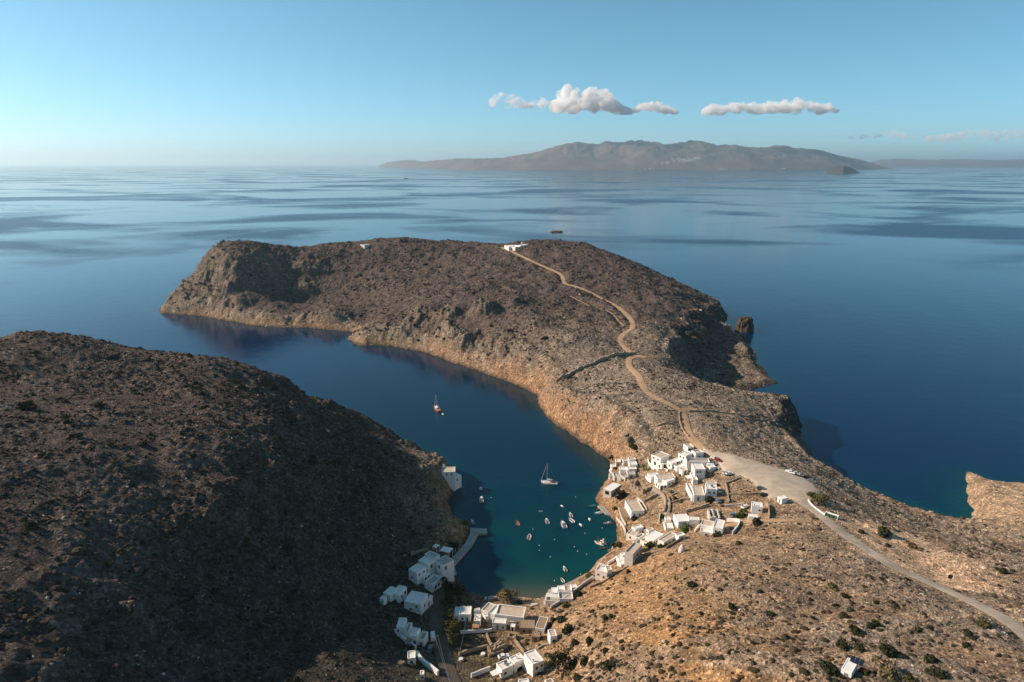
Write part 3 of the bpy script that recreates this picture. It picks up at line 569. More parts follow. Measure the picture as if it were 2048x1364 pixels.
# single bushes that can be picked out
for f,x,y,r,k,lb in (
 (Z1,580,235,2.8,'dark','dark green bush alone on the rocky slope above the shore cottages'),(Z1,450,905,3.4,'dark','broad dark bush on the bank above the white roofed boathouse'),(Z1,600,1220,2.4,'dark','dark bush in front of the reed roofed house near the shore'),
 (Z1,345,1075,1.5,'green','small green bush at the end of the shore path by the moored boats'),(Z1,1640,965,2.6,'dark','rounded dark bush in front of the long terraced white house'),(Z1,985,1190,2.0,'dark','dark bush at the lower end of the paved village lane'),
 (Z1,360,530,1.8,'olive','olive bush among the pergola cottages on the shore'),(Z1,305,385,2.0,'dark','dark bush on the shore rocks just above the pergola cottage'),(Z2,570,1045,2.9,'green','bright green rounded bush beside the track and blue car'),
 (Z2,775,1150,3.0,'dark','low dark bush on the edge of the farm track'),(Z2,1690,800,1.6,'tan','small dry bush at the corner of the gravel lot'),(Z1,1160,945,1.6,'dark','small dark bush on open earth below the house with porch arches'),
 (Z3,1530,1165,2.2,'dark','dark green bush alone on the ochre hillside above the shore houses'),(Z3,1090,650,2.0,'dark','dark bush in the courtyard behind the tall narrow house'),(Z3,960,640,2.4,'dark','wide dark bush in the courtyard of the tall narrow house'),(Z3,540,640,1.5,'dark','small dark bush on the shore bank under the tall house'),
 (Z3,1170,640,1.4,'dark','little dark bush at the end of the long low house'),(Z3,480,640,2.4,'olive','olive bush on the shore rocks beside the fishing boat'),(Z3,1860,500,2.6,'dark','dark bush below the double white house by the track'),(Z3,660,985,1.5,'dark','small dark bush on the hillside beside the two-window house'),
 (Z3,120,1065,2.0,'olive','olive bush between the shore path and the two-window house'),(Z3,1420,420,2.6,'green','yellow green bush behind the long low house'),(Z3,1345,500,1.5,'green','small green bush at the gable of the long low house'),
 (Z7,910,320,1.5,'dark','small dark bush on the sand beside the tamarisk'),(Z7,1585,228,1.9,'dark','dark bush on the ochre slope right behind the shore terrace'),(Z7,1375,525,2.2,'dark','dark green bush next to the reed roofed pair of houses'),(Z7,1295,515,1.5,'dark','smaller dark bush touching the reed roofed pair of houses'),
 (Z7,1425,365,2.2,'olive','olive bush at the foot of the ochre slope by the shore terrace'),(Z7,1470,640,2.6,'dark','tall dark bush on the ochre slope above the little white house'),(Z7,1530,785,1.9,'dark','dark bush uphill of the little white house'),
 (Z7,1520,1040,2.0,'dark','dark bush right of the big tree on the slope'),(Z7,1650,1000,1.9,'dark','dark bush among pale rocks on the lower slope'),(Z7,1905,1040,1.9,'dark','large dark bush on the slope near the lower edge of the photo'),(Z7,1560,1185,2.0,'dark','dark bush at the bottom edge on the ochre slope'),
 (Z7,1705,765,1.7,'dark','dark bush in the middle of the stony ochre slope'),(Z7,1885,870,1.5,'olive','olive bush in the middle of the stony ochre slope'),(Z7,1950,480,1.4,'dark','small round bush high on the ochre slope'),(Z7,1880,500,1.5,'dark','dark round bush high on the ochre slope'),
 (Z8,700,540,2.9,'dark','broad dark green bush above the hut with solar panels'),(Z8,1110,610,2.2,'dark','dark bush beside pale ribbed rocks near the hut'),(Z8,650,730,2.3,'tan','straw coloured round bush right of the solar hut'),(Z8,890,790,1.6,'olive','yellowish bush at the lower edge right of the solar hut'),
 (Z8,110,720,3.0,'dark','large dark bush left of the solar hut'),(Z8,230,480,2.2,'dark','dark bush just uphill of the solar hut'),(Z8,390,500,1.8,'dark','dark bush uphill and right of the solar hut'),(Z8,360,330,2.4,'dark','dark thicket in the gully above the solar hut'),
 (Z8,1640,270,1.9,'olive','olive bush close to the road on the stony hill'),(Z8,1500,360,1.8,'dark','dark bush below the road on the stony hill'),(Z8,975,310,1.5,'olive','olive bush on pale rocks in the middle of the stony hill'),(Z8,550,265,1.7,'dark','low dark bush on the left part of the stony hill'),
 (Z8,245,175,1.9,'dark','dark bush at the top of the gully on the stony hill'),(Z8,1190,770,2.2,'dark','dark bush at the bottom edge below the pale ribbed rocks'),(Z8,1460,470,1.4,'dark','small dark bush in the right part of the stony hill'),
 (Z9,870,568,3.6,'dark','wide dark bush at the edge of the sandy clearing'),(Z9,890,632,1.4,'dark','small dark bush between the road and the sandy clearing'),(Z9,1505,775,2.2,'dark','dark bush in the scrub right of the sandy clearing'),(Z9,1020,635,2.2,'tan','dry bush in the sandy clearing'),
 (Z9,740,555,2.0,'dark','dark bush on the verge between the road and the field track'),(Z9,1415,1065,1.8,'olive','olive bush under the bend of the road'),(Z9,590,850,1.7,'olive','olive bush low on the scrub hill below the road'),
 (Z9,45,965,1.8,'dark','dark green bush on the bright stony part of the hill'),(Z9,257,1000,1.5,'dark','dark round bush on the brown part of the hill'),(Z9,660,905,1.9,'dark','dark bush on the brow of the hill'),(Z9,650,1012,1.8,'olive','olive bush just below the brow of the hill'),
 (Z9,790,1065,1.5,'dark','flat dark bush on grey stones below the brow'),
 (Z12,1160,690,3.6,'dark','dark bush under the pale crags of the headland'),(Z12,1400,745,3.2,'dark','dark bush on the ledge right of the crags'),(Z12,1415,835,1.8,'dark','small bush on the slope above the long field wall'),
 (Z13,768,856,2.0,'olive','olive bush above the ruin on the neck of land'),(Z13,550,533,1.5,'dark','small dark bush on the stony neck of land'),
 (Z10,150,410,3.3,'dark','large dark bush on the left edge of the shaded hill'),(Z10,520,408,2.8,'dark','dark bush in the upper middle of the shaded hill'),(Z10,350,462,2.2,'dark','dark bush below the ridge of the shaded hill'),
 (Z6,1060,690,2.5,'olive','olive shrub leaning over the valley road')):
    bush(*f(x,y),r,k,lb)
# bushes that nothing in the photo tells apart
def many(n_,box,kind,label,group,rr,cond):
    c_=0; t=0
    while c_<n_ and t<9000:
        t+=1; x=random.uniform(box[0],box[1]); y=random.uniform(box[2],box[3])
        if bil(Dg,x,y)[0]<12 or bil(rd,x,y)[0]<3 or bil(VIL,x,y)[0]>.25 or not in_view(np.array([x]),np.array([y]),-130)[0] or not cond(x,y): continue
        bush(0,0,random.uniform(*rr),kind,label,group,xy=(x,y),hz=.75); c_+=1
many(95,(-300,-60,170,400),'dark','low dark green bush on the shaded brown hill across the bay','bushes on the shaded hill',(1.0,2.2),lambda x,y:x<-70-.1*(y-200))
many(40,(10,210,140,260),'dark','low dark green bush in the scrub of the sunlit hill near the road','bushes on the sunlit hill',(.5,1.25),lambda x,y:True)
many(45,(-330,240,660,1020),'dark','low dark bush on the distant headland slope','bushes on the headland',(1.6,3.2),lambda x,y:True)
# trees
tree(*Z7(755,285),4.6,4.2,'tan','golden tamarisk tree on the sand by the long beach house',name='tamarisk_tree',seed=1)
tree(*Z7(110,560),5.5,2.0,'olive','slim tree at the top of the row beside the valley road','trees beside the valley road',seed=2)
tree(*Z7(120,660),5.8,2.6,'olive','bushy sunlit tree second from the beach in the roadside row','trees beside the valley road',seed=3)
tree(*Z7(160,740),6.2,2.9,'olive','biggest sunlit tree of the roadside row','trees beside the valley road',seed=4)
tree(*Z7(150,810),5.4,2.4,'olive','sunlit tree nearest the photo edge in the roadside row','trees beside the valley road',seed=5)
tree(*Z6(1080,150),6.0,4.2,'dark','large dark tree in the shade behind the quay',seed=6)
tree(*Z6(1190,230),5.5,3.6,'dark','dark tree in the shade behind the small beach cottage',seed=7)
tree(*Z6(1060,330),5.0,3.2,'dark','shaded dark tree where the valley road reaches the beach',seed=8)
tree(*Z5(1030,930),4.0,2.4,'dark','dark tree on the quay beside the stacked white houses',seed=9)
tree(*Z7(1345,1090),6.5,4.0,'dark','big dark green tree against the large white house',seed=10)
tree(*Z2(1530,810),3.6,2.8,'olive','olive tree on the island between lot and road',seed=11)
tree(*Z2(1650,880),4.2,3.4,'olive','larger grey green tree by the curved road wall',seed=12)
tree(*Z5(1170,545),3.4,2.0,'dark','dark tree under the turquoise awning by the quay',seed=13)
tree(*Z5(1310,220),3.0,1.8,'olive','small olive tree at the root of the pier',seed=14)
# palm
p=on(*Z1(725,560)); root=empty('palm_tree',p,0,'small yellow green palm between the shore cottages and the large house','palm tree')
mb=MB(); mb.tube([(0,0,-.4),(.15,0,1.6),(.1,.1,3.2)],.24,7,0,.18); mb.build('trunk',M_BARK,root)
mb=MB()
for k in range(26):
    a=k*2.4; e=random.uniform(.1,1.2); L=random.uniform(2.0,2.9); pts=[]
    for t in np.linspace(0,1,5): pts.append(Vector((math.cos(a)*L*t*math.cos(e*.6),math.sin(a)*L*t*math.cos(e*.6),3.2+L*t*math.sin(e)-1.6*t*t*L*.5)))
    sd=Vector((-math.sin(a),math.cos(a),0))
    for q0,q1 in zip(pts[:-1],pts[1:]): mb.add([q0-sd*.22,q0+sd*.22,q1+sd*.16+Vector((0,0,-.1)),q1-sd*.16+Vector((0,0,-.1))],[(0,1,2,3)])
mb.build('crown',M_LEAF['green'],root)
# ------------------------------------------------------------------ buildings
M_WHITE=paint('whitewash',(.86,.82,.76),.85,.10,.7,.15,dirt=(.55,.47,.38)); M_WHITE2=paint('fresh_white_plaster',(.87,.85,.81),.8,.06,.9,.15)
M_GREYW=paint('grey_plaster',(.56,.53,.49),.88,.14,.7,.12,dirt=(.36,.31,.26)); M_STONEW=paint('rubble_masonry',(.36,.275,.195),.93,.38,2.2,.08,dirt=(.20,.15,.11),bump=.6)
M_ROOFT=paint('tan_screed_roof',(.52,.43,.335),.92,.14,.6,.1,dirt=(.36,.29,.22)); M_ROOFW=paint('white_roof_coat',(.74,.71,.66),.85,.10,.6,.12,dirt=(.52,.46,.40)); M_ROOFG=paint('grey_roof_screed',(.44,.40,.355),.92,.15,.6,.1,dirt=(.30,.26,.22))
M_SLAB=paint('bare_white_slab',(.78,.78,.76),.7,.05,.5,.2); M_REED=paint('reed_thatch',(.33,.245,.165),.95,.35,4,.05,bump=.8); M_TERR=paint('terracotta_tiles',(.42,.22,.13),.9,.25,3,.1)
M_GLASS=paint('dark_window_glass',(.02,.03,.04),.15,.2,2,.5); M_BLUE=paint('blue_painted_wood',(.055,.13,.24),.6,.15,3); M_BROWN=paint('brown_wood',(.13,.075,.045),.75,.25,4); M_GREYD=paint('grey_painted_wood',(.22,.24,.25),.7,.15,3); M_TURQ=paint('turquoise_cloth',(.05,.32,.36),.8,.1,2)
M_DARK=paint('deep_opening',(.018,.016,.015),.95,.2,2,.0); M_SOLAR=paint('solar_panel_glass',(.012,.02,.045),.15,.1,2,.6); M_STEEL=paint('galvanised_steel',(.45,.46,.47),.4,.12,3,.5,.8)
def roofpts(pts,h,g0=None):
    cx=sum(p[0] for p in (pts[0],pts[2]))/2; cy=sum(p[1] for p in (pts[0],pts[2]))/2
    z=(H*0+20.0); g=0
    for _ in range(14):
        p=at(cx,cy,z); g=max(gz(p[0],p[1]),.4) if g0 is None else g0; z=.5*z+.5*(g+h)
    z=g+h
    return [Vector((*at(x,y,z)[:2],0)) for x,y in pts],g,z
class Bld: pass
def block_geo(pts,h,g0=None,minw=2.0):
    (A,B,C),g,z=roofpts(pts,h,g0); u=(B-A); L=u.length; u/=L; w=(C-B); w-=u*w.dot(u); W=w.length
    if W<minw: w=(w/W if W>1e-3 else Vector((-u.y,u.x,0)))*minw; W=minw
    C=B+w; D=A+w; b=Bld(); b.q=[A,B,C,D]; b.g=g; b.z=z; b.u=u; b.w=w/W; b.L=L; b.W=W
    b.lo=min(gz(p.x,p.y) for p in b.q+[(A+C)/2])-1.0; return b
def inset(q,d):
    A,B,C,D=q; u=(B-A).normalized(); w=(C-B).normalized(); return [A+(u+w)*d,B+(w-u)*d,C-(u+w)*d,D+(u-w)*d]
def add_block(root,org,b,par=.32,wall=M_WHITE,roof=M_ROOFW,t=.24):
    o=Vector(org); q=[p-Vector((o.x,o.y,0)) for p in b.q]; zt=b.z+par-o.z; zr=b.z-o.z; zl=b.lo-o.z; qi=inset(q,t)
    def r(Q,z): return [(p.x,p.y,z) for p in Q]
    mb=MB(); v=r(q,zl)+r(q,zt)+r(qi,zt)+r(qi,zr-.25); f=[]
    for i in range(4):
        j=(i+1)%4; f+=[(i,j,4+j,4+i),(4+i,4+j,8+j,8+i),(8+i,8+j,12+j,12+i)]
    ccw=(q[1]-q[0]).cross(q[2]-q[1]).z>0
    if not ccw: f=[x[::-1] for x in f]
    mb.add(v,f); wl=mb.build('wall',wall,root)
    mb=MB(); qr=inset(q,t+.003); mb.quadbox(r(qr,zr-.22),r(qr,zr)) if ccw else mb.quadbox(r(qr[::-1],zr-.22),r(qr[::-1],zr))
    mb.build('roof',roof,root); return wl
def opening(root,org,b,face,u,zc,w,h,kind='window'):
    """window or door set on a face: a frame standing a little proud with its pane or leaf"""
    q=b.q; P0=q[face]; P1=q[(face+1)%4]; d=(P1-P0); L=d.length; d/=L; ctr=sum(q,Vector())/4; nrm=Vector((d.y,-d.x,0)); 
    if nrm.dot((P0+P1)/2-ctr)<0: nrm=-nrm
    if L<w+.3: return
    p=P0+d*min(max(u*L,w/2+.12),L-w/2-.12); p=Vector((p.x-org[0],p.y-org[1],zc-org[2])); rz=math.atan2(d.y,d.x)
    mat={'window':M_BLUE,'brown':M_BROWN,'grey':M_GREYD,'door':M_BLUE,'browndoor':M_BROWN,'greydoor':M_GREYD,'dark':M_DARK,'arch':M_DARK}[kind]
    if kind in('dark','arch'):
        mb=MB(); mb.box((p.x+nrm.x*.02,p.y+nrm.y*.02,p.z),(w,.06,h),0,rz)
        if kind=='arch':
            n_=8; V=[]; 
            for k in range(n_+1):
                a=math.pi*k/n_; V.append(p+d*math.cos(a)*w/2+Vector((0,0,h/2+math.sin(a)*w/2))+nrm*.048)
            mb.add(V,[tuple(range(n_+1))])
        mb.build('doorway',mat,root); return
    nm='door' if 'door' in kind else 'window'; fw=.09; mb=MB()
    for s in (-1,1): mb.box((p.x+d.x*s*(w/2-fw/2)+nrm.x*.03,p.y+d.y*s*(w/2-fw/2)+nrm.y*.03,p.z),(fw,.14,h),0,rz)
    for s in (-1,1): mb.box((p.x+nrm.x*.03,p.y+nrm.y*.03,p.z+s*(h/2-fw/2)),(w-2*fw-.004,.135,fw),0,rz)
    if nm=='door': mb.box((p.x+nrm.x*.01,p.y+nrm.y*.01,p.z),(w-2*fw-.004,.10,h-2*fw-.004),0,rz)
    fr=mb.build(nm,mat,root); mb=MB()
    if nm=='door': mb.box((p.x+nrm.x*.10+d.x*w*.3,p.y+nrm.y*.10+d.y*w*.3,p.z),(.16,.09,.06),0,rz); mb.build('handle',M_STEEL,fr)
    else:
        mb.box((p.x+nrm.x*.012,p.y+nrm.y*.012,p.z),(w-2*fw-.006,.10,h-2*fw-.006),0,rz); mb.build('pane',M_GLASS,fr)
def auto(root,org,b,h,r,kinds=('window','door'),faces=(0,1),dens=3.4):
    st=2 if h>5 else 1; sh=h/st
    for f in faces:
        L=(b.q[(f+1)%4]-b.q[f]).length; n_=int(min(3,max(1,L//dens)))
        for s in range(st):
            zb=b.z-h+s*sh
            for k in range(n_):
                if r.random()<.18: continue
                u=(k+.5)/n_+r.uniform(-.05,.05)
                if s==0 and k==n_//2 and f==1: opening(root,org,b,f,u,zb+1.05,.95,2.1,kinds[1])
                else: opening(root,org,b,f,u,zb+min(1.6,sh*.55),.85,1.05,kinds[0])
def house(label,Zf,blocks,cat='house',group=None,name='house',kinds=('window','door'),seed=None,extra=None):
    r=random.Random(seed if seed is not None else label); geos=[]
    for bl in blocks:
        pts=[Zf(*p) for p in bl['q']]; g0=None
        if 'gpx' in bl: g0=on(*bl['gpx'])[2]
        if 'on' in bl: g0=geos[bl['on']].g+bl.get('dz',0)
        geos.append(block_geo(pts,bl['h']*.85,g0))
    b0=geos[0]; cc=sum(b0.q,Vector())/4; org=(cc.x,cc.y,b0.g); root=empty(name,org,0,label,cat,group)
    for k,(bl,b) in enumerate(zip(blocks,geos)):
        b.z+=.003*k
        add_block(root,org,b,bl.get('par',.3),bl.get('wall',M_WHITE),bl.get('roof',M_ROOFW),bl.get('t',.24))
        if 'win' in bl:
            for (f,u,zc,w,h,kd) in bl['win']: opening(root,org,b,f,u,b.g+zc*.85,w,h*.95,kd)
        elif bl.get('auto',True): auto(root,org,b,bl['h']*.85,r,kinds,bl.get('faces',(0,1)))
        if bl.get('chim'):
            q=b.q[3]+(b.q[1]-b.q[3])*bl['chim']; mb=MB(); x,y=q.x-org[0],q.y-org[1]; z=b.z-org[2]
            mb.box((x,y,z+.5),(.55,.55,1.2)); mb.box((x,y,z+1.17),(.75,.75,.14)); mb.build('chimney',M_WHITE2,root)
        if bl.get('tank'):
            q=b.q[0]+(b.q[2]-b.q[0])*bl['tank']; x,y=q.x-org[0],q.y-org[1]; z=b.z-org[2]; mb=MB()
            mb.box((x,y+.3,z+.45),(1.0,1.6,.07)); mb.tube([(x-.6,y+.9,z+.85),(x+.6,y+.9,z+.85)],.28,8); mb.box((x,y+.9,z+.3),(.9,.1,.6)); mb.build('solar_water_heater',M_STEEL,root)
    if extra: extra(root,org,geos)
    return root
def pergola(label,Zf,pts,h,mat,cat='pergola',name='pergola',group=None,slats=True,post=M_WHITE2):
    b=block_geo([Zf(*p) for p in pts],h); cc=sum(b.q,Vector())/4; org=(cc.x,cc.y,b.g); root=empty(name,org,0,label,cat,group); q=[p-Vector((cc.x,cc.y,0)) for p in b.q]; zt=b.z-b.g
    for p in inset(q,.25):
        mb=MB(); zl=gz(p.x+cc.x,p.y+cc.y)-b.g-.3; mb.box((p.x,p.y,(zl+zt-.16)/2),(.16,.16,zt-.16-zl)); mb.build('post',post,root)
    mb=MB(); r=lambda Q,z:[(p.x,p.y,z) for p in Q]
    if slats:
        n_=max(4,int(b.L/.45)); 
        for k in range(n_):
            a=q[0]+(q[1]-q[0])*((k+.1)/n_); c_=q[0]+(q[1]-q[0])*((k+.85)/n_); w=q[3]-q[0]; dz=random.uniform(-.03,.03); Q=[a,c_,c_+w,a+w]
            mb.quadbox(r(Q,zt-.14+dz),r(Q,zt-.04+dz))
    else: mb.quadbox(r(q,zt-.15),r(q,zt))
    mb.build('canopy',mat,root); return root
def stone_wall(label,pts,h=1.3,t=.6,mat=None,name='stone_wall',cat='wall',group=None,seed=0,px=True,gap=False):
    P_=spline([on(*p)[:2] for p in pts],1.2); tn=np.gradient(P_,axis=0); tn/=np.linalg.norm(tn,axis=1)[:,None]+1e-9; nr=np.c_[-tn[:,1],tn[:,0]]
    o0=P_[len(P_)//2]; z0=gz(*o0); mb=MB(); R_=random.Random(label); jag=.28 if mat is None else .02; vs=[]
    for i,(p,nn) in enumerate(zip(P_,nr)):
        tt=t/2*(1+R_.uniform(-.15,.15)*(mat is None)); zb=gz(*p)-.7-z0; zt=gz(*p)+h*(1+R_.uniform(-jag,jag))-z0
        a=p-nn*tt-o0; b_=p+nn*tt-o0; vs+=[(a[0],a[1],zb),(a[0],a[1],zt),(b_[0],b_[1],zt),(b_[0],b_[1],zb)]
    n_=len(P_); fs=[(4*i+k,4*i+4+k,4*i+4+(k+1)%4,4*i+(k+1)%4)[::-1] for i in range(n_-1) for k in range(3)]+[(0,1,2,3),(4*n_-1,4*n_-2,4*n_-3,4*n_-4)]
    mb.add(vs,fs); return tag(mb.build(name,mat or M_STONEW,loc=(o0[0],o0[1],z0)),label,cat,group)
def ruin(label,Zf,pts,h,holes=(),seed=1,mat=None,cross=None):
    b=block_geo([Zf(*p) for p in pts],h); R_=random.Random(seed); cc=sum(b.q,Vector())/4; org=(cc.x,cc.y,b.g); root=empty('ruined_house',org,0,label,'ruin'); q=[p-Vector((cc.x,cc.y,0)) for p in b.q]
    segs=[(q[i],q[(i+1)%4],i) for i in range(4)]
    for cx in (cross or []): segs.append((q[0]+(q[1]-q[0])*cx,q[3]+(q[2]-q[3])*cx,9))
    for A,B,i in segs:
        d=(B-A); L=d.length; d/=L; nr=Vector((-d.y,d.x,0))*.28; n_=max(3,int(L/.8)); mb=MB(); tops=[h*R_.uniform(.62,1.05)*(1 if i!=2 else .75) for _ in range(n_+1)]
        for k in range(n_):
            a=A+d*L*k/n_; c_=A+d*L*(k+1)/n_; hole=any(hf==i and abs((k+.5)/n_-hu)<.5/n_+.01 for hf,hu in holes)
            zb=-1.2; t0,t1=tops[k],tops[k+1]
            def qb(z0,z1,z2): mb.quadbox([(a.x-nr.x,a.y-nr.y,z0),(c_.x-nr.x,c_.y-nr.y,z0),(c_.x+nr.x,c_.y+nr.y,z0),(a.x+nr.x,a.y+nr.y,z0)],[(a.x-nr.x,a.y-nr.y,z1),(c_.x-nr.x,c_.y-nr.y,z2),(c_.x+nr.x,c_.y+nr.y,z2),(a.x+nr.x,a.y+nr.y,z1)])
            if hole: qb(zb,.9,.9); qb(h*.72,max(t0,h*.8),max(t1,h*.8))
            else: qb(zb,t0,t1)
        mb.build('wall',mat or M_STONEW,root)
    return root
T_=M_ROOFT; W_=M_ROOFW; G_=M_ROOFG
# --- village on the slope under the gravel lot
house('small white hut with two dark front openings beside the dirt track, highest of the village',Z1,[dict(q=[(1275,197),(1335,242),(1418,229)],h=2.9,roof=T_,win=[(1,.3,1.4,1.3,1.3,'dark'),(1,.72,1.4,1.3,1.3,'dark')])],cat='hut',name='hut')
house('large white two-storey house with a broad flat roof and arched lower terrace',Z1,[dict(q=[(838,340),(965,390),(1110,350)],h=5.8,roof=T_,win=[(0,.25,4.4,.8,1,'window'),(0,.7,4.4,.8,1,'window')]),dict(q=[(836,400),(985,475),(1062,432)],h=2.7,on=0,dz=0,win=[(0,.35,.9,1.5,1.4,'arch'),(0,.75,.7,1,1.9,'browndoor'),(1,.35,.8,1.5,1.5,'arch'),(1,.75,.8,1.2,1.5,'arch')])])
house('low white annex between the two largest houses of the upper village',Z1,[dict(q=[(1050,425),(1118,458),(1245,405)],h=3.4,win=[(0,.5,1.3,.8,1.1,'window'),(1,.2,1.1,.95,2.1,'door'),(1,.55,1.4,1.6,1.6,'arch')]),dict(q=[(1115,465),(1190,520),(1270,480)],h=2.2,par=.5,win=[(0,.4,1,.9,1.2,'window')])])
house('tall white house with stepped roofs and a blue shaded courtyard beside the lot',Z1,[dict(q=[(1205,322),(1308,360),(1428,325)],h=5.8,roof=W_,chim=.4,win=[(0,.3,4.3,.8,1,'window'),(0,.7,4.3,.8,1,'window'),(1,.2,4.3,.8,1,'window'),(0,.5,1.2,.95,2.1,'door')]),dict(q=[(1385,285),(1440,325),(1562,318)],h=4.2,roof=T_,par=.5),dict(q=[(1300,395),(1320,450),(1620,425)],h=2.6,par=1.0,roof=G_,win=[(0,.5,1.2,.9,1.9,'door')])],seed=4)
house('square white tower house with blue windows and an outside stair wing',Z1,[dict(q=[(1387,458),(1432,540),(1571,535)],h=6.6,roof=W_,win=[(1,.25,5.0,.9,1.2,'window'),(1,.52,5.0,.9,1.2,'window'),(1,.28,2.0,.9,1.2,'window'),(0,.5,5,.8,1.2,'window'),(0,.4,2,.95,2.1,'door')]),dict(q=[(1362,590),(1405,690),(1470,684)],h=2.6,on=0,dz=-1,par=.6,win=[(0,.6,1,.9,1.9,'door')])])
house('rambling white house with porch arches in the middle of the village',Z1,[dict(q=[(783,595),(832,645),(935,607)],h=3.2),dict(q=[(880,612),(925,668),(1145,622)],h=3.6,roof=T_,faces=(0,)),dict(q=[(985,682),(1050,715),(1188,690)],h=3.3,roof=W_,win=[(1,.3,1.5,.8,1,'window'),(1,.7,1.5,.8,1,'window')]),dict(q=[(895,705),(955,765),(1030,735)],h=2.5,par=.15,win=[(0,.25,.9,1,1.5,'arch'),(0,.7,.9,1,1.5,'arch'),(1,.3,.9,1,1.5,'arch'),(1,.75,.9,1,1.5,'arch')])])
house('long L-shaped white house with walled terrace below the tower house',Z1,[dict(q=[(1385,765),(1420,890),(1560,868)],h=3.2,roof=T_,win=[(0,.3,1.5,.8,1,'window'),(0,.7,1.5,.8,1,'window'),(1,.4,1.1,.95,2.1,'door')]),dict(q=[(1572,735),(1585,805),(1732,798)],h=4.6,roof=W_,tank=.6,win=[(1,.3,2.6,.9,1.1,'window'),(1,.75,2.6,.9,1.1,'window')]),dict(q=[(1308,748),(1390,915),(1425,905)],h=2.6,par=.9,roof=G_,faces=()),dict(q=[(1590,700),(1598,730),(1725,722)],h=3.4,on=1,dz=0,roof=T_,faces=())])
house('white shore cottage at the top of the stepped cluster',Z1,[dict(q=[(518,375),(535,408),(622,396)],h=3.0,roof=T_),dict(q=[(525,430),(545,478),(642,462)],h=3.0,win=[(0,.5,1.4,.7,1,'window')])],kinds=('brown','browndoor'))
house('grey white shore cottage stepping down under the topmost cottage',Z1,[dict(q=[(495,505),(520,542),(628,520)],h=3.0),dict(q=[(500,560),(520,612),(618,600)],h=3.0,wall=M_GREYW,roof=G_),dict(q=[(400,505),(412,545),(498,530)],h=2.6,faces=(0,)),dict(q=[(425,625),(480,655),(545,630)],h=2.4,wall=M_GREYW,roof=G_,win=[(1,.5,1,1,1.8,'dark')])],kinds=('brown','browndoor'))
house('open white pergola cottage on the rocks at the edge of the shore',Z1,[dict(q=[(345,398),(352,440),(418,428)],h=2.8),dict(q=[(278,470),(300,505),(352,490)],h=2.2,wall=M_WHITE2,win=[(0,.5,.9,1.2,1.6,'dark'),(1,.5,.9,1.2,1.6,'dark')]),dict(q=[(310,590),(335,655),(430,640)],h=1.6,par=.5,wall=M_GREYW,roof=G_,faces=())])
house('boathouse with a bare white slab roof above the water',Z1,[dict(q=[(180,800),(288,838),(388,735)],h=3.0,par=.06,wall=M_GREYW,roof=M_SLAB,t=.10,win=[(0,.5,1.1,2.4,2.0,'dark'),(1,.5,1.5,.9,1.0,'grey')])],cat='boathouse',name='boathouse')
ruin('roofless stone ruin with a row of window holes above the boathouse',Z1,[(552,705),(728,800),(805,745)],3.2,[(0,.18),(0,.45),(0,.75),(3,.5)],3)
house('long white house with a two-panel tan roof beside the reed porch',Z1,[dict(q=[(478,968),(565,1115),(738,1095)],h=3.8,roof=T_,win=[(0,.35,1.6,.8,1,'window'),(0,.7,1.6,.8,1,'window'),(1,.25,1.1,.95,2.1,'door'),(1,.65,1.6,.8,1,'window')])])
pergola('brown reed pergola in front of the house with the two-panel roof',Z1,[(395,1070),(438,1190),(562,1172)],2.5,M_REED)
house('pair of low white cottages on the shore under the reed pergola',Z3,[dict(q=[(705,362),(752,403),(848,358)],h=3.5,roof=W_),dict(q=[(632,464),(742,500),(808,428)],h=3.0,roof=T_)],kinds=('grey','greydoor'))
house('small grey terrace building under the pair of low shore cottages',Z3,[dict(q=[(748,510),(800,535),(872,478)],h=2.2,par=.6,roof=T_,faces=(0,))],kinds=('grey','greydoor'))
house('low white house with gleaming slab roof and a long side wing',Z3,[dict(q=[(1272,198),(1342,296),(1482,232)],h=3.2,roof=M_SLAB,par=.1,win=[(0,.4,1.4,.8,1,'window')]),dict(q=[(1478,226),(1488,270),(1622,246)],h=2.6,par=.15,roof=W_,faces=())])
house('tiny white outbuilding by the lane left of the slab roofed house',Z3,[dict(q=[(1152,232),(1168,272),(1238,262)],h=2.5,win=[(0,.5,1,.8,1.8,'door')]),dict(q=[(1140,300),(1165,395),(1270,370)],h=1.0,par=.5,faces=())])
house('double white house, one block tall and one low, where the farm track ends',Z3,[dict(q=[(1815,377),(1942,404),(2006,292)],h=4.8,roof=W_,win=[(0,.3,3.2,.8,1,'grey'),(0,.7,3.2,.8,1,'grey'),(1,.5,2.6,.8,1,'grey')]),dict(q=[(1648,340),(1815,372),(1852,302)],h=4.0,roof=T_,faces=()),dict(q=[(1642,385),(1640,440),(1808,452)],h=2.4,on=1,par=.5,roof=W_,win=[(1,.5,1.1,1.2,1.6,'grey')])])
house('long low house with a row of shaded windows under the ochre hill',Z3,[dict(q=[(1060,545),(1145,585),(1320,472)],h=3.4,roof=T_,win=[(0,.5,1.1,.9,2.0,'browndoor'),(1,.2,1.6,.7,.9,'grey'),(1,.45,1.6,.7,.9,'grey'),(1,.7,1.6,.7,.9,'grey')]),dict(q=[(1298,476),(1345,508),(1412,460)],h=3.0,wall=M_WHITE2)])
house('white cube with a bright roof slab between the shore cottages and the long low house',Z3,[dict(q=[(888,492),(1010,550),(1122,460)],h=3.5,roof=M_SLAB,par=.12),dict(q=[(820,555),(960,620),(1020,560)],h=1.8,par=.5,roof=T_,faces=(0,))],kinds=('grey','greydoor'))
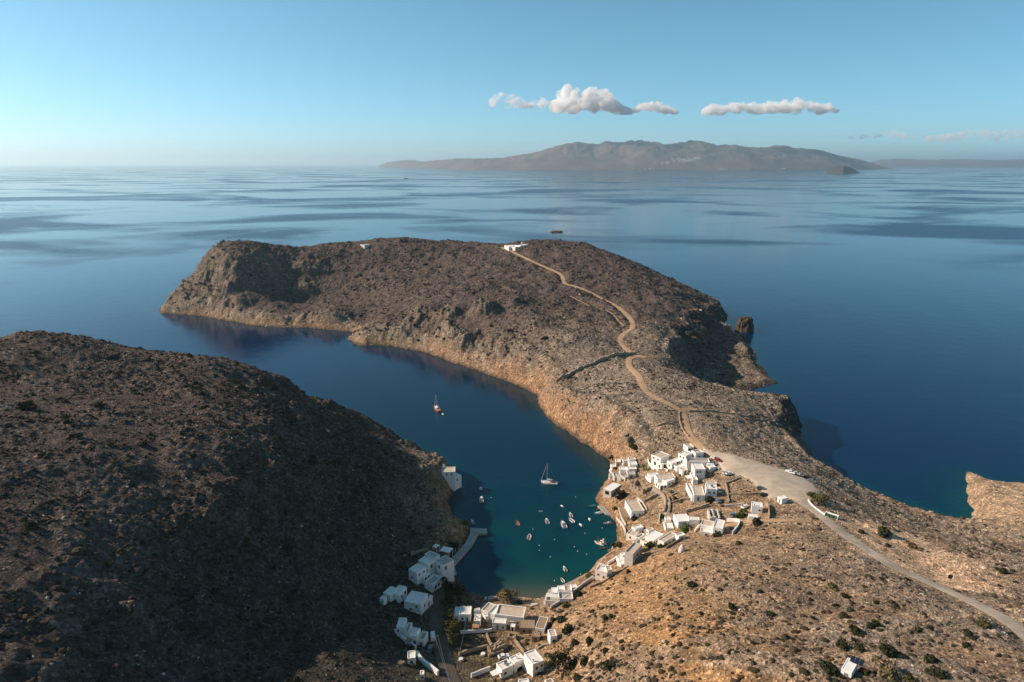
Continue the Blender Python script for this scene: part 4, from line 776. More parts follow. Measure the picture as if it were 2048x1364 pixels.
house('tall narrow grey white house with a dark roof edge above the shore',Z3,[dict(q=[(610,714),(722,752),(846,618)],h=7.0,wall=M_GREYW,roof=T_,par=.5,win=[(1,.2,4.5,.8,1,'brown'),(1,.5,4.5,.8,1,'brown'),(1,.8,4.5,.8,1,'brown'),(1,.35,1.2,.95,2.1,'browndoor')]),dict(q=[(712,592),(748,604),(828,540)],h=5.4,on=0,dz=0,par=.6,faces=())])
house('stepped white terrace platforms beside the tall narrow house',Z3,[dict(q=[(492,768),(535,830),(605,765)],h=1.8,par=.3,roof=W_,faces=()),dict(q=[(510,840),(560,885),(612,850)],h=1.4,par=.3,roof=W_,faces=()),dict(q=[(545,730),(575,760),(612,735)],h=2.6,on=0,par=.3,faces=())],cat='terrace',name='terrace')
house('white house with two small windows above the shore path',Z3,[dict(q=[(208,962),(368,1005),(482,932)],h=4.2,roof=W_,par=.5,chim=.2,win=[(0,.25,2.4,.75,1.0,'grey'),(0,.72,1.7,.75,1.1,'grey'),(1,.5,1.2,.9,2,'greydoor')]),dict(q=[(345,905),(362,960),(430,935)],h=5.0,on=0,dz=0,par=.3,roof=T_,faces=())])
# --- shore terrace and beach
house('terraced white cafe building on the rocks at the end of the beach',Z7,[dict(q=[(1208,232),(1200,308),(1345,312)],h=2.2,par=.9,roof=G_,faces=()),dict(q=[(1266,142),(1264,202),(1338,202)],h=3.4,roof=M_SLAB,par=.1,win=[(1,.5,1.2,1.4,1.6,'dark')]),dict(q=[(1336,122),(1340,165),(1412,155)],h=3.4,roof=M_SLAB,par=.1),dict(q=[(1414,130),(1420,185),(1492,180)],h=3.0,roof=T_,par=.4),dict(q=[(1345,205),(1352,285),(1505,210)],h=2.4,par=.7,roof=G_,faces=(0,)),dict(q=[(1480,110),(1500,150),(1560,130)],h=2.0,par=.2,faces=())],cat='cafe',name='cafe')
pergola('white slatted pergola on the shore terrace facing the beach',Z7,[(1215,205),(1210,245),(1330,250)],4.2,M_WHITE2)
house('long beach house with a huge tan flat roof and white parapet',Z7,[dict(q=[(628,458),(948,498),(992,380)],h=4.0,roof=T_,par=.55,t=.35,win=[(0,.42,1.6,.8,1.1,'grey'),(0,.8,1.6,.8,1.1,'grey'),(1,.5,1.6,.9,1.1,'grey')]),dict(q=[(468,402),(548,432),(605,335)],h=3.8,roof=T_,par=.35,faces=(0,)),dict(q=[(552,432),(620,455),(665,345)],h=3.6,roof=W_,par=.25,faces=()),dict(q=[(592,548),(748,560),(758,500)],h=3.2,roof=W_,win=[(0,.4,1.2,.9,2.0,'greydoor'),(0,.8,1.4,.8,1,'grey')])])
house('white cottage half in shadow at the left end of the beach',Z7,[dict(q=[(215,452),(348,455),(368,362)],h=3.6,roof=W_,win=[(0,.3,1.5,.8,1,'window'),(0,.7,1.1,.9,2,'door')]),dict(q=[(142,468),(215,475),(245,372)],h=3.0,win=[(0,.5,1.2,1.5,1.3,'dark')]),dict(q=[(385,528),(458,530),(482,452)],h=3.2,roof=W_,chim=.5,win=[(0,.5,1.4,.8,1,'window')]),dict(q=[(385,395),(395,415),(465,410)],h=2.8,roof=W_,par=.4,faces=())])
pergola('red tiled porch roof in front of the half shaded cottage',Z7,[(360,597),(438,602),(448,560)],2.4,M_TERR,cat='porch',name='porch_roof',slats=False)
stone_wall('low white courtyard wall in front of the half shaded cottage',[Z7(230,668),Z7(330,660),Z7(430,655),Z7(520,652),Z7(590,640)],1.3,.35,M_WHITE2,'garden_wall')
house('joined pair of old houses with grey brown reed roofs',Z7,[dict(q=[(905,600),(1075,605),(1120,515)],h=3.0,wall=M_STONEW,roof=M_REED,par=.1,win=[(0,.3,1.3,.9,1.1,'dark'),(0,.7,1.1,1,2,'browndoor')]),dict(q=[(1082,602),(1185,622),(1245,490)],h=3.0,wall=M_WHITE,roof=M_REED,par=.15,win=[(0,.4,1.3,.8,1,'brown')])],seed=6)
house('little stone house with a wooden door below the reed roofs',Z7,[dict(q=[(1045,700),(1132,706),(1142,650)],h=2.8,wall=M_STONEW,roof=M_REED,par=.12,win=[(0,.5,1.1,1.0,2.0,'browndoor')])],cat='stone house',name='stone_house')
house('little whitewashed house alone on the ochre slope above the gully',Z7,[dict(q=[(1226,628),(1256,706),(1336,702)],h=3.8,roof=T_,par=.25,wall=M_WHITE2,win=[(1,.5,1.4,.8,1.6,'window')])])
house('largest white house of the valley with three stepped roofs, at the photo edge',Z7,[dict(q=[(955,893),(1056,1024),(1192,988)],h=6.4,roof=W_,chim=.75,wall=M_WHITE2,win=[(1,.35,4.2,.9,1,'brown'),(1,.8,4.6,.8,1,'brown'),(1,.5,1.6,.8,.9,'grey')]),dict(q=[(785,945),(848,1010),(985,968)],h=5.0,roof=W_,chim=.5,wall=M_WHITE2,win=[(1,.5,1.2,2.2,1.8,'dark')]),dict(q=[(640,1012),(706,1088),(836,1034)],h=4.6,roof=W_,tank=.55,wall=M_WHITE2,win=[(1,.3,2.6,.9,1,'brown'),(0,.5,2,.9,1,'brown')])])
pergola('white sun canopy at the corner of the largest valley house',Z7,[(566,1100),(602,1150),(708,1112)],2.7,M_SLAB,cat='canopy',name='sun_canopy',slats=False)
stone_wall('long white terrace wall running down from the largest valley house',[Z7(355,1170),Z7(430,1140),Z7(510,1108),Z7(570,1085)],1.8,.4,M_WHITE2,'garden_wall')
house('small white roof corner at the bottom edge below the largest valley house',Z7,[dict(q=[(888,1195),(900,1245),(1018,1232)],h=3.0,roof=W_,faces=(0,))])
house('brown roofed shed at the bottom edge beside the largest valley house',Z7,[dict(q=[(1190,1195),(1215,1240),(1300,1225)],h=2.6,wall=M_WHITE,roof=M_REED,par=.1,faces=(0,))],cat='shed',name='shed')
ruin('crumbling stone ruin with rubble walls behind the largest valley house',Z7,[(545,790),(585,835),(760,760)],2.6,[(0,.5)],8,cross=(.5,))
ruin('small roofless stone pen behind the beach house',Z7,[(775,690),(850,700),(860,650)],1.8,[],9)
stone_wall('field wall running downhill from the reed roofed houses',[Z7(830,715),Z7(880,790),Z7(930,860),Z7(960,890)],1.2,seed=2)
stone_wall('field wall between the ruin and the shaded garden',[Z7(215,915),Z7(330,880),Z7(440,850),Z7(545,825)],1.2,seed=3)
stone_wall('broken field wall in front of the rubble ruin',[Z7(550,930),Z7(620,905),Z7(720,880)],1.3,seed=4)
# --- shaded west side
house('stack of white terraced houses on the quay in the shade',Z5,[dict(q=[(525,810),(640,868),(778,795)],h=6.5,roof=W_,chim=.3,win=[(1,.25,5.1,.9,1,'window'),(1,.75,5.1,.9,1,'window'),(0,.4,3,.8,1,'window')]),dict(q=[(640,888),(735,925),(842,858)],h=4.6,on=0,dz=-1.5,roof=W_,win=[(1,.25,3.2,.9,1.5,'window'),(1,.7,3.2,.9,1.3,'window')]),dict(q=[(660,690),(792,752),(885,695)],h=6.0,on=0,dz=0,roof=W_,win=[(1,.5,4.2,1.1,1.9,'door')]),dict(q=[(880,692),(985,770),(1085,655)],h=6.2,on=0,dz=-.5,roof=G_,win=[(1,.3,4.4,1,1.9,'door'),(0,.6,4.6,1.2,1.3,'window')]),dict(q=[(745,608),(882,668),(962,622)],h=6.4,on=0,dz=0,roof=G_,faces=()),dict(q=[(742,1000),(850,1042),(1000,945)],h=2.8,on=0,dz=-1.5,par=.9,roof=G_,win=[(1,.35,.9,1.1,1.5,'window'),(1,.7,.9,1.1,1.5,'dark')])],kinds=('window','door'))
pergola('flat grey awning over tables along the shaded quay',Z5,[(948,552),(1080,582),(1142,522)],2.7,M_SLAB,cat='awning',name='awning',slats=False)
pergola('turquoise awning next to the grey awning on the shaded quay',Z5,[(1118,470),(1165,505),(1212,475)],2.5,M_TURQ,cat='awning',name='awning',slats=False)
pergola('thin white pergola frame up the bank behind the quay houses',Z5,[(848,497),(905,515),(940,470)],2.6,M_WHITE2)
house('shaded pair of white houses joined by a low wall, upper side of the valley',Z5,[dict(q=[(290,1148),(400,1174),(527,1060)],h=4.2,roof=W_,win=[(1,.3,2.6,1,1.1,'brown'),(1,.75,2.4,1.2,1.6,'dark'),(0,.5,1.4,.8,1,'window')]),dict(q=[(180,1138),(278,1170),(388,1078)],h=3.6,roof=W_)])
house('shaded white house with a walled yard beside the valley road',Z5,[dict(q=[(463,1248),(690,1292),(716,1132)],h=5.0,roof=W_,par=.2,win=[(0,.4,1.6,.9,1,'window'),(0,.75,3.5,.8,1,'window'),(1,.5,1.8,.9,1.2,'window')]),dict(q=[(716,1290),(748,1300),(832,1180)],h=2.6,on=0,dz=-1,par=.8,roof=G_,win=[(1,.5,1,.9,1.9,'door')])],seed=12)
house('tall shaded white house with small courts stepping down to the van',Z6,[dict(q=[(358,622),(466,625),(486,495)],h=5.2,roof=W_,win=[(0,.5,1.8,.8,1.3,'window'),(0,.2,3.6,.7,.9,'window')]),dict(q=[(530,735),(640,748),(668,635)],h=4.2,roof=W_,win=[(0,.3,2.2,.8,1,'window'),(0,.7,1.1,.9,2,'door')]),dict(q=[(468,700),(528,705),(545,575)],h=3.6,on=0,dz=0,par=.7,roof=G_,faces=()),dict(q=[(655,800),(735,812),(762,692)],h=2.8,par=.6,roof=G_,win=[(0,.5,1.1,.9,1.9,'door')])])
house('white cube hut with one dark window, catching the sun low in the valley',Z6,[dict(q=[(510,1052),(620,1042),(602,942)],h=3.0,roof=W_,win=[(0,.5,1.4,.9,.9,'dark')])],cat='hut',name='hut')
house('tiny white box hut at the bottom edge below the cube hut',Z6,[dict(q=[(682,1272),(738,1268),(724,1236)],h=2.4,roof=W_,win=[(0,.5,1.2,.6,.7,'dark')])],cat='hut',name='hut')
stone_wall('long thick white garden wall running down from the cube hut',[Z6(640,1000),Z6(690,1080),Z6(770,1150),Z6(850,1210),Z6(930,1275)],1.9,.9,M_WHITE2,'garden_wall')
house('white house clinging to the shaded cliff above the water',Z4,[dict(q=[(104,294),(226,292),(206,247)],h=5.0,roof=T_,win=[(0,.4,3.4,.8,1.1,'window'),(0,.75,3.4,.8,1.1,'window')]),dict(q=[(150,335),(210,358),(252,308)],h=3.4,on=0,dz=-3,roof=W_,win=[(1,.5,1.5,.9,1.5,'window')]),dict(q=[(78,232),(92,250),(140,240)],h=3.2,on=0,dz=2,faces=())])
# --- by the lot and road
house('white kiosk hut standing alone at the edge of the gravel lot',Z2,[dict(q=[(1060,772),(1118,808),(1198,792)],h=2.9,roof=M_SLAB,par=.12,wall=M_WHITE2,win=[(0,.5,1.1,.9,2,'greydoor')])],cat='hut',name='hut')
house('square white house with a fenced yard below the gravel lot',Z2,[dict(q=[(705,842),(706,902),(852,896)],h=4.2,roof=W_,chim=.8,wall=M_WHITE2,win=[(1,.75,2.4,.8,.9,'window')])])
house('low white lean-to below the square house yard',Z2,[dict(q=[(660,1002),(662,1042),(786,1034)],h=2.3,par=.1,roof=M_SLAB,faces=())],cat='shed',name='shed')
stone_wall('dark yard wall right of the square white house',[Z2(880,890),Z2(925,920),Z2(935,1000),Z2(945,1075)],2.2,.4,M_STONEW,'yard_wall')
ruin('roofless pens with three white wall ends below the L-shaped house',Z2,[(140,1040),(270,1050),(310,930)],2.6,[],14,mat=M_GREYW,cross=(.45,))
stone_wall('walled yard edge right of the double white house',[Z2(365,1110),Z2(520,1120),Z2(530,1170),Z2(440,1290)],1.6,.4,M_WHITE,'yard_wall')
def solar(root,org,geos):
    b=geos[0]; c0=b.q[3]*.55+b.q[2]*.2+b.q[0]*.25; d=b.u; mb=MB(); rz=math.atan2(d.y,d.x); n2=b.w
    for k in range(3):
        x,y=c0.x-org[0]+d.x*(k*1.1+.3),c0.y-org[1]+d.y*(k*1.1+.3); z=b.z-org[2]+.5; mb.add([(x,y,z-.2),(x+d.x*1.0,y+d.y*1.0,z-.2),(x+d.x+n2.x*1.7,y+d.y+n2.y*1.7,z+.55),(x+n2.x*1.7,y+n2.y*1.7,z+.55)],[(0,1,2,3)])
    o=mb.build('solar_panels',M_SOLAR,root); s=o.modifiers.new('t','SOLIDIFY'); s.thickness=.05
house('white hut with dark solar panels on the roof among bushes at the bottom right',Z8,[dict(q=[(212,690),(318,738),(340,605)],h=3.0,roof=M_SLAB,par=.08,wall=M_WHITE2,win=[(0,.5,1.2,.9,1.9,'greydoor')])],cat='hut',name='hut',extra=solar)
# --- walls on the slopes
stone_wall('very long dark field wall crossing the neck of land to the track gate',[Z13(160,493),Z13(260,423),Z13(370,360),Z13(480,312),Z13(590,268),Z13(700,238),Z13(788,232)],2.5,.8,name='field_wall')
stone_wall('curving dark field wall from the track gate to the far cliff',[Z13(815,235),Z13(880,246),Z13(960,265),Z13(1040,290)],1.8,.8,name='field_wall')
stone_wall('field wall beside the dirt track above the village',[Z13(1085,628),Z13(1090,690),Z13(1110,750),Z13(1150,800)],1.1,name='field_wall')
stone_wall('short field wall on the slope left of the dirt track',[Z13(935,725),Z13(980,712),Z13(1040,712)],1.1,name='field_wall')
stone_wall('level terrace wall across the scrub right of the dirt track',[Z13(1150,625),Z13(1280,622),Z13(1420,640),Z13(1560,665),Z13(1740,692)],.9,name='field_wall')
stone_wall('terrace wall across the scrub left of the dirt track',[Z13(880,620),Z13(980,617),Z13(1080,625)],.9,name='field_wall')
ruin('small roofless stone shelter on the rocky neck above the village',Z13,[(700,790),(735,800),(795,770)],1.8,[],21)
stone_wall('straight stone wall across the orchard above the two-panel roof house',[Z1(735,985),Z1(800,955),Z1(860,925),Z1(920,892)],1.5,.7,name='field_wall')
stone_wall('stone wall rising from the lane to the roofless pens',[Z1(1310,1125),Z1(1420,1095),Z1(1530,1065),Z1(1625,1040)],1.5,.6,name='field_wall')
stone_wall('light stone wall along the inner bend of the paved lane',[Z1(1050,915),Z1(1085,985),Z1(1090,1060),Z1(1080,1130)],1.2,.5,name='lane_wall')
stone_wall('light stone wall along the outer bend of the paved lane',[Z1(810,770),Z1(900,815),Z1(985,880),Z1(1030,950),Z1(1030,1040),Z1(1010,1130)],1.2,.5,name='lane_wall')
stone_wall('stone wall across the plot below the gravel lot',[Z2(390,752),Z2(530,748),Z2(680,745),Z2(820,738)],.9,.5,name='field_wall')
stone_wall('curved white kerb wall between the road and the olive trees',[Z2(1475,825),Z2(1500,870),Z2(1560,930),Z2(1640,990),Z2(1700,1030)],.9,.45,M_WHITE,'road_wall')
stone_wall('pale retaining wall climbing behind the shore terrace to the two-window house',[Z7(1260,385),Z7(1400,300),Z7(1520,210),Z7(1640,115),Z7(1740,45)],1.6,.5,M_GREYW,'retaining_wall')
stone_wall('shore wall beside the reed pergola',[Z1(395,1085),Z1(425,1180),Z1(460,1260),Z1(490,1320)],1.3,.5,M_GREYW,'retaining_wall')
stone_wall('stone wall under the ochre hillside behind the two-window house',[Z3(130,1200),Z3(300,1130),Z3(450,1030),Z3(600,940),Z3(780,830),Z3(960,735),Z3(1160,690)],.9,.6,name='field_wall')
# --- headland chapel and hut
house('white chapel with a pointed bell gable on the crest of the headland',lambda x,y:(940+x*.09766,440+y*.09766),[dict(q=[(705,520),(790,555),(900,505)],h=4.6,roof=W_,par=.3,gpx=(1022,498)),dict(q=[(790,545),(925,560),(935,510)],h=4.8,on=0,roof=W_,win=[(0,.5,1.3,2.0,2.0,'dark')]),dict(q=[(930,520),(1030,530),(1050,495)],h=6.4,on=0,roof=W_,win=[(0,.5,1.8,1.2,1.5,'dark')])],cat='chapel',name='chapel',
  extra=lambda root,org,geos:(lambda b,mb:(mb.box((0,0,1.5),(2.4,1.0,3.0)),mb.add([(-1.2,-.5,3),(1.2,-.5,3),(1.2,.5,3),(-1.2,.5,3),(0,-.5,5.2),(0,.5,5.2)],[(0,1,4),(2,3,5),(1,2,5,4),(3,0,4,5)]),setattr(mb.build('bell_gable',M_WHITE2,root),'location',(b.q[0]*.5+b.q[2]*.5-Vector((org[0],org[1],0)))+Vector((0,0,b.z-org[2]+.1)))))(geos[2],MB()))
house('small pale grey hut far along the headland crest',lambda x,y:(x,y),[dict(q=[(720,489),(729,490.5),(733,488.5)],gpx=(726,492),h=2.3,wall=M_GREYW,roof=T_,win=[(0,.5,1.2,1,1.2,'dark')])],cat='hut',name='hut')
# --- quay, pier, beach furniture
def slab(name,pts,top,label,cat,mat=M_CONC):
    q=[at(x,y,top) for x,y in pts]; c0=np.mean(q,0); k=len(q); mb=MB(); a=sum(q[i][0]*q[(i+1)%k][1]-q[(i+1)%k][0]*q[i][1] for i in range(k)); 
    if a<0: q=q[::-1]
    qq=[(p[0]-c0[0],p[1]-c0[1]) for p in q]; mb.add([(x,y,-2.5) for x,y in qq]+[(x,y,top) for x,y in qq],[tuple(range(k,2*k))]+[(i,(i+1)%k,k+(i+1)%k,k+i) for i in range(k)])
    return tag(mb.build(name,mat,loc=(c0[0],c0[1],0)),label,cat)
slab('quay',[Z5(*p) for p in ((1370,240),(1590,255),(1598,315),(1475,325),(1400,465),(1245,640),(1155,745),(1180,865),(1100,910),(1060,880),(1075,700),(1160,600),(1290,460),(1360,330))],1.15,'concrete quay and short pier along the shaded west shore','quay')
slab('jetty',[Z1(*p) for p in ((100,1030),(215,1040),(330,1110),(300,1160),(215,1140),(150,1080))],.9,'small concrete landing on the shore by the moored boats','landing')
slab('quay',[Z7(*p) for p in ((1178,290),(1190,380),(1240,390),(1350,290),(1545,160),(1640,30),(1610,15),(1400,108),(1235,165))],1.4,'light stone quay around the shore terrace','quay',M_LANE)

# --- small walls, yards and outbuildings that fill the village
for lb,pts,h,t,mt in (
 ('white parapet wall along the terrace left of the large two-storey house',[Z1(790,405),Z1(800,460),Z1(835,500)],1.3,.35,M_WHITE2),
 ('low white wall under the arched terrace of the large two-storey house',[Z1(840,525),Z1(920,560),Z1(1000,545),Z1(1060,570)],1.2,.35,M_WHITE),
 ('stone terrace wall above the rambling house with porch arches',[Z1(870,560),Z1(980,555),Z1(1100,560),Z1(1200,590)],1.1,.5,None),
 ('white wall curling round the front of the rambling house',[Z1(760,650),Z1(790,690),Z1(850,720)],1.2,.35,M_WHITE),
 ('white yard wall in front of the low annex in the upper village',[Z1(1190,545),Z1(1250,560),Z1(1330,545)],1.2,.35,M_WHITE2),
 ('pale yard wall between the tower house and the lot',[Z1(1590,480),Z1(1660,500),Z1(1760,540)],1.1,.4,M_GREYW),
 ('stone wall of the dry plot below the two cars',[Z2(350,600),Z2(450,560),Z2(560,520),Z2(640,560)],.8,.5,None),
 ('stone wall closing the dry plot beside the shaded yard',[Z2(345,600),Z2(375,700),Z2(385,800),Z2(395,860)],1.0,.5,None),
 ('pale wall along the farm track in front of the square house',[Z2(340,905),Z2(420,895),Z2(500,890),Z2(580,880)],.8,.4,M_GREYW),
 ('retaining wall under the long L-shaped house',[Z1(1110,1000),Z1(1250,965),Z1(1380,950)],1.1,.5,None),
 ('terrace wall in the middle of the village plots',[Z1(1110,900),Z1(1180,865),Z1(1270,870),Z1(1300,900)],.9,.5,None),
 ('white retaining wall under the stepped shore cottages',[Z1(265,560),Z1(290,610),Z1(330,670),Z1(420,690)],1.8,.5,M_GREYW),
 ('stone retaining wall under the roofless ruin',[Z1(430,700),Z1(500,690),Z1(550,720)],1.2,.5,None),
 ('curved wall beside the house with the two-panel roof',[Z1(640,935),Z1(710,985),Z1(755,1055),Z1(775,1105)],.8,.35,M_GREYW),
 ('white steps wall between lane end and slab roofed house',[Z3(1085,205),Z3(1080,260),Z3(1075,330)],1.2,.35,M_WHITE2),
 ('low terrace wall behind the white cube with the slab roof',[Z3(870,440),Z3(920,420),Z3(980,400)],1.2,.4,M_GREYW),
 ('shore wall below the pair of low white cottages',[Z3(500,260),Z3(560,330),Z3(610,420),Z3(620,500)],1.4,.5,M_GREYW),
 ('white wall linking the tall narrow house to its terraces',[Z3(380,890),Z3(440,850),Z3(495,810)],1.6,.4,M_WHITE),
 ('reddish retaining wall behind the long low house',[Z3(1170,670),Z3(1260,620),Z3(1340,570),Z3(1400,520)],1.3,.4,M_REED),
 ('garden wall on the slope left of the double white house',[Z3(1560,440),Z3(1600,390),Z3(1650,350)],1.2,.4,M_WHITE),
 ('dark yard wall behind the reed roofed houses and beach house',[Z7(760,560),Z7(830,570),Z7(890,560)],1.6,.4,M_GREYW),
 ('white courtyard wall between beach house annexes',[Z7(480,470),Z7(520,510),Z7(580,500)],1.8,.35,M_WHITE2),
 ('stone wall around the rubble ruin on the garden side',[Z7(530,695),Z7(555,760),Z7(580,820)],1.8,.5,None),
 ('pale path wall from the little whitewashed house to the valley',[Z7(1110,850),Z7(1170,815),Z7(1240,800)],.9,.5,M_LANE),
 ('white wall stub in the shade below the tall courts house',[Z6(340,690),Z6(430,770),Z6(540,860),Z6(630,920)],1.6,.4,M_WHITE),
 ('shaded stone wall on the bank behind the quay houses',[Z5(560,620),Z5(680,570),Z5(800,545)],1.2,.5,None)):
    stone_wall(lb,pts,h,t,mt,'garden_wall' if mt is not None else 'stone_wall')
house('tiny white storeroom between the annex and the tall stepped house',Z1,[dict(q=[(1215,530),(1260,560),(1340,545)],h=2.6,roof=T_,win=[(1,.5,1,.9,1.8,'arch')])],cat='storeroom',name='storeroom')
house('low white shed between the tower house and the lot',Z1,[dict(q=[(1585,485),(1640,520),(1720,505)],h=2.4,roof=W_,win=[(0,.5,1,.9,1.8,'greydoor')])],cat='shed',name='shed')
house('small white box house on the shore just left of the topmost cottage',Z1,[dict(q=[(440,400),(455,425),(515,415)],h=2.5,roof=T_,win=[(0,.5,1,.8,1.7,'browndoor')])])
house('little grey white store by the water below the stepped cottages',Z1,[dict(q=[(255,600),(275,630),(325,615)],h=2.2,wall=M_GREYW,roof=G_,win=[(0,.5,1,.8,1.5,'dark')])],cat='storeroom',name='storeroom')
house('small flat roofed white house between reed porch and lane end',Z3,[dict(q=[(900,400),(935,425),(1000,395)],h=2.6,roof=T_,win=[(0,.5,1.2,.7,.9,'window')])])
house('white outhouse in the yard of the beach house',Z7,[dict(q=[(800,590),(850,595),(862,560)],h=2.2,roof=M_SLAB,par=.08,win=[(0,.5,1,.7,1.5,'dark')])],cat='outhouse',name='outhouse')
house('small shaded white house between the paired houses and the road',Z5,[dict(q=[(130,1210),(190,1230),(225,1195)],h=2.6,roof=W_,win=[(0,.5,1.2,.7,.9,'window')])])
pergola('shaded reed pergola in the court above the white van',Z6,[(470,800),(540,830),(600,790)],2.3,M_REED)
pergola('brown pergola between the rambling house and the lane',Z1,[(990,790),(1030,830),(1090,800)],2.4,M_REED)
pergola('white slatted pergola beside the tower house stair',Z1,[(1290,620),(1330,660),(1370,630)],2.4,M_WHITE2)
# ------------------------------------------------------------------ sea stack, reefs, far islands, clouds
def rock_mat(name,c1,c2,c3):
    m,nt=new_mat(name); n=N(nt); pos=n('ShaderNodeNewGeometry').outputs['Position']
    cc=n.mix(n.ramp(n.noise(pos,.25,6,.7,.5),[(.35,0.0),(.65,1.0)]),c1,c2); cc=n.mix(n.ramp(n.noise(pos,.9,5,.7),[(.45,0.0),(.75,.8)]),cc,c3)
    bp=n('ShaderNodeBump',{'Strength':.9,'Distance':1.2,'Height':n.noise(pos,.5,6,.7,.4)})
    b=n('ShaderNodeBsdfPrincipled',{'Base Color':cc,'Roughness':.95,'Specular IOR Level':.1,'Normal':bp.outputs[0]}); o=n('ShaderNodeOutputMaterial'); nt.links.new(b.outputs[0],o.inputs[0]); return m
M_ROCK=rock_mat('sea_rock',(.17,.125,.095),(.30,.21,.13),(.10,.08,.06))
def rock(name,loc,rx,ry,h,label,cat,seed,flat_top=.9,mat=None):
    bm=bmesh.new(); bmesh.ops.create_icosphere(bm,subdivisions=5,radius=1)
    r=np.random.default_rng(seed); co=np.array([v.co for v in bm.verts]); a=np.arctan2(co[:,1],co[:,0])
    d=pnoise(co[:,0]*1.7+seed,co[:,2]*1.3+co[:,1]*1.7)*.25+pnoise(a*2.5+seed,co[:,2]*5)*.12+pnoise(co[:,0]*6+seed,co[:,1]*6+co[:,2]*4)*.07
    hz=np.sign(co[:,2])*np.abs(co[:,2])**.45; rad=np.sqrt(np.maximum(1e-4,1-np.abs(co[:,2])**5.0)); k=rad/np.maximum(np.hypot(co[:,0],co[:,1]),1e-3)
    k=np.where(np.abs(co[:,2])>.98,1,k); sp=1.12-.2*np.clip(hz,0,1)
    V=np.c_[co[:,0]*k*rx*(1+d)*sp,co[:,1]*k*ry*(1+d)*sp,hz*h*flat_top*(1+.25*d+.10*pnoise(co[:,0]*2+seed,co[:,1]*2))]
    for v,c_ in zip(bm.verts,V): v.co=c_
    me=bpy.data.meshes.new(name); bm.to_mesh(me); bm.free(); o=link(name,me,mat or M_ROCK,loc=loc); return tag(o,label,cat)
M_DROCK=rock_mat('dark_sea_rock',(.06,.05,.042),(.15,.105,.07),(.035,.03,.026))
p=at(1489,662,0); rock('sea_stack',(p[0],p[1],0),7.4,7.0,18,'tall dark rock stack standing in the sea beside the headland','sea stack',3,mat=M_DROCK)
p=at(1113,464,0); rock('reef_rock',(p[0],p[1],0),16,10,4.5,'tiny dark reef rock far out beyond the chapel','rock',5)
p=at(812,357,0); rock('reef_rock',(p[0],p[1],0),24,20,10,'small dark rock far out in front of the long island','rock',6)
p=at(729,857,0); rock('shore_rock',(p[0],p[1],0),2.6,1.8,3.0,'dark rock in the water off the tip of the shaded hill','rock',7)
for k,(px,py,r_,h) in enumerate(((1290,1000,0,0),)): pass
def far_land(name,prof,base,extra,seed,mat,nu=520,nv=90,rough=1.0):
    """ridge line in photo pixels -> heights at a real distance; base: (px, py) of the shore line"""
    u=np.linspace(prof[0][0],prof[-1][0],nu); ridge=np.interp(u,[a for a,_ in prof],[b for _,b in prof]); bs=np.interp(u,[a for a,_ in base],[b for _,b in base])
    V=np.zeros((nv,nu,3)); 
    for i in range(nu):
        b0=np.array(at(u[i],bs[i],0)[:2]); L=np.linalg.norm(b0); dirn=b0/L; dr=ray(u[i],ridge[i]); D=L+extra
        hr=max(H+D*dr[2]/math.hypot(dr[0],dr[1]),4)
        for_v=np.linspace(0,2,nv); V[:,i,0]=dirn[0]*(L+extra*for_v); V[:,i,1]=dirn[1]*(L+extra*for_v)
        V[:,i,2]=hr*np.where(for_v<1,np.sin(for_v*np.pi/2)**.9,np.cos((for_v-1)*np.pi/2)**.8)
    x,y=V[...,0],V[...,1]; f=np.sin(np.linspace(0,np.pi,nv))[:,None]; hm=V[...,2].max()
    e=fbm(x+seed*999,y,3400,6,.55,True)
    V[...,2]*=1+rough*(.75*(e-.3)*np.minimum(1,1.6*f)*(1-.75*f**6)); V[...,2]+=rough*.09*hm*fbm(x,y+seed*77,700,4,.6,True)*np.minimum(1,f*1.5)*np.clip(V[...,2]/hm*4,0,1)
    V[0,:,2]=-5; V[-1,:,2]=-5; V[:,0,2]=-5; V[:,-1,2]=-5
    idx=np.arange(nu*nv).reshape(nv,nu); q=np.stack([idx[:-1,:-1],idx[:-1,1:],idx[1:,1:],idx[1:,:-1]],-1).reshape(-1,4)
    tag(link(name,grid_mesh(name,V.reshape(-1,3),q),mat),kind='structure'); return V
m,nt=new_mat('far_hills'); n=N(nt); pos=n('ShaderNodeNewGeometry').outputs['Position']
cc=n.mix(n.ramp(n.noise(pos,.0012,6,.65,.3),[(.35,0.0),(.65,1.0)]),(.075,.058,.056),(.17,.122,.106)); cc=n.mix(n.ramp(n.noise(pos,.006,5,.7),[(.5,0.0),(.7,.6)]),cc,(.055,.048,.046))
b=n('ShaderNodeBsdfPrincipled',{'Base Color':cc,'Roughness':.95,'Specular IOR Level':.05}); o_=n('ShaderNodeOutputMaterial'); nt.links.new(b.outputs[0],o_.inputs[0])
ISL=far_land('island_hills',[(757,332),(775,327),(800,324),(817,323),(850,325.5),(880,323),(910,321),(940,322),(985,321.5),(1034,316),(1060,311),(1085,305),(1110,298),(1130,294),(1155,292),(1187,297),(1220,294),(1257,292),(1320,291.5),(1385,289),(1405,292),(1430,298),(1460,297),(1500,298),(1545,295),(1570,297),(1590,303),(1625,305),(1653,310),(1700,320),(1736,328),(1760,333),(1784,338)],
  [(757,334.5),(850,336.5),(950,339.5),(1050,340.5),(1270,341),(1500,341),(1700,340),(1784,338.6)],3600,1,m)
m2=rock_mat('dark_islet_rock',(.035,.032,.028),(.07,.058,.045),(.03,.027,.024))
far_land('islet_hill',[(1652,346.3),(1656,340),(1662,336),(1670,333.5),(1682,332.5),(1694,334),(1704,337.5),(1713,342),(1721,346.3)],[(1652,346.5),(1686,347.3),(1721,346.5)],420,2,m2,120,40,.5)
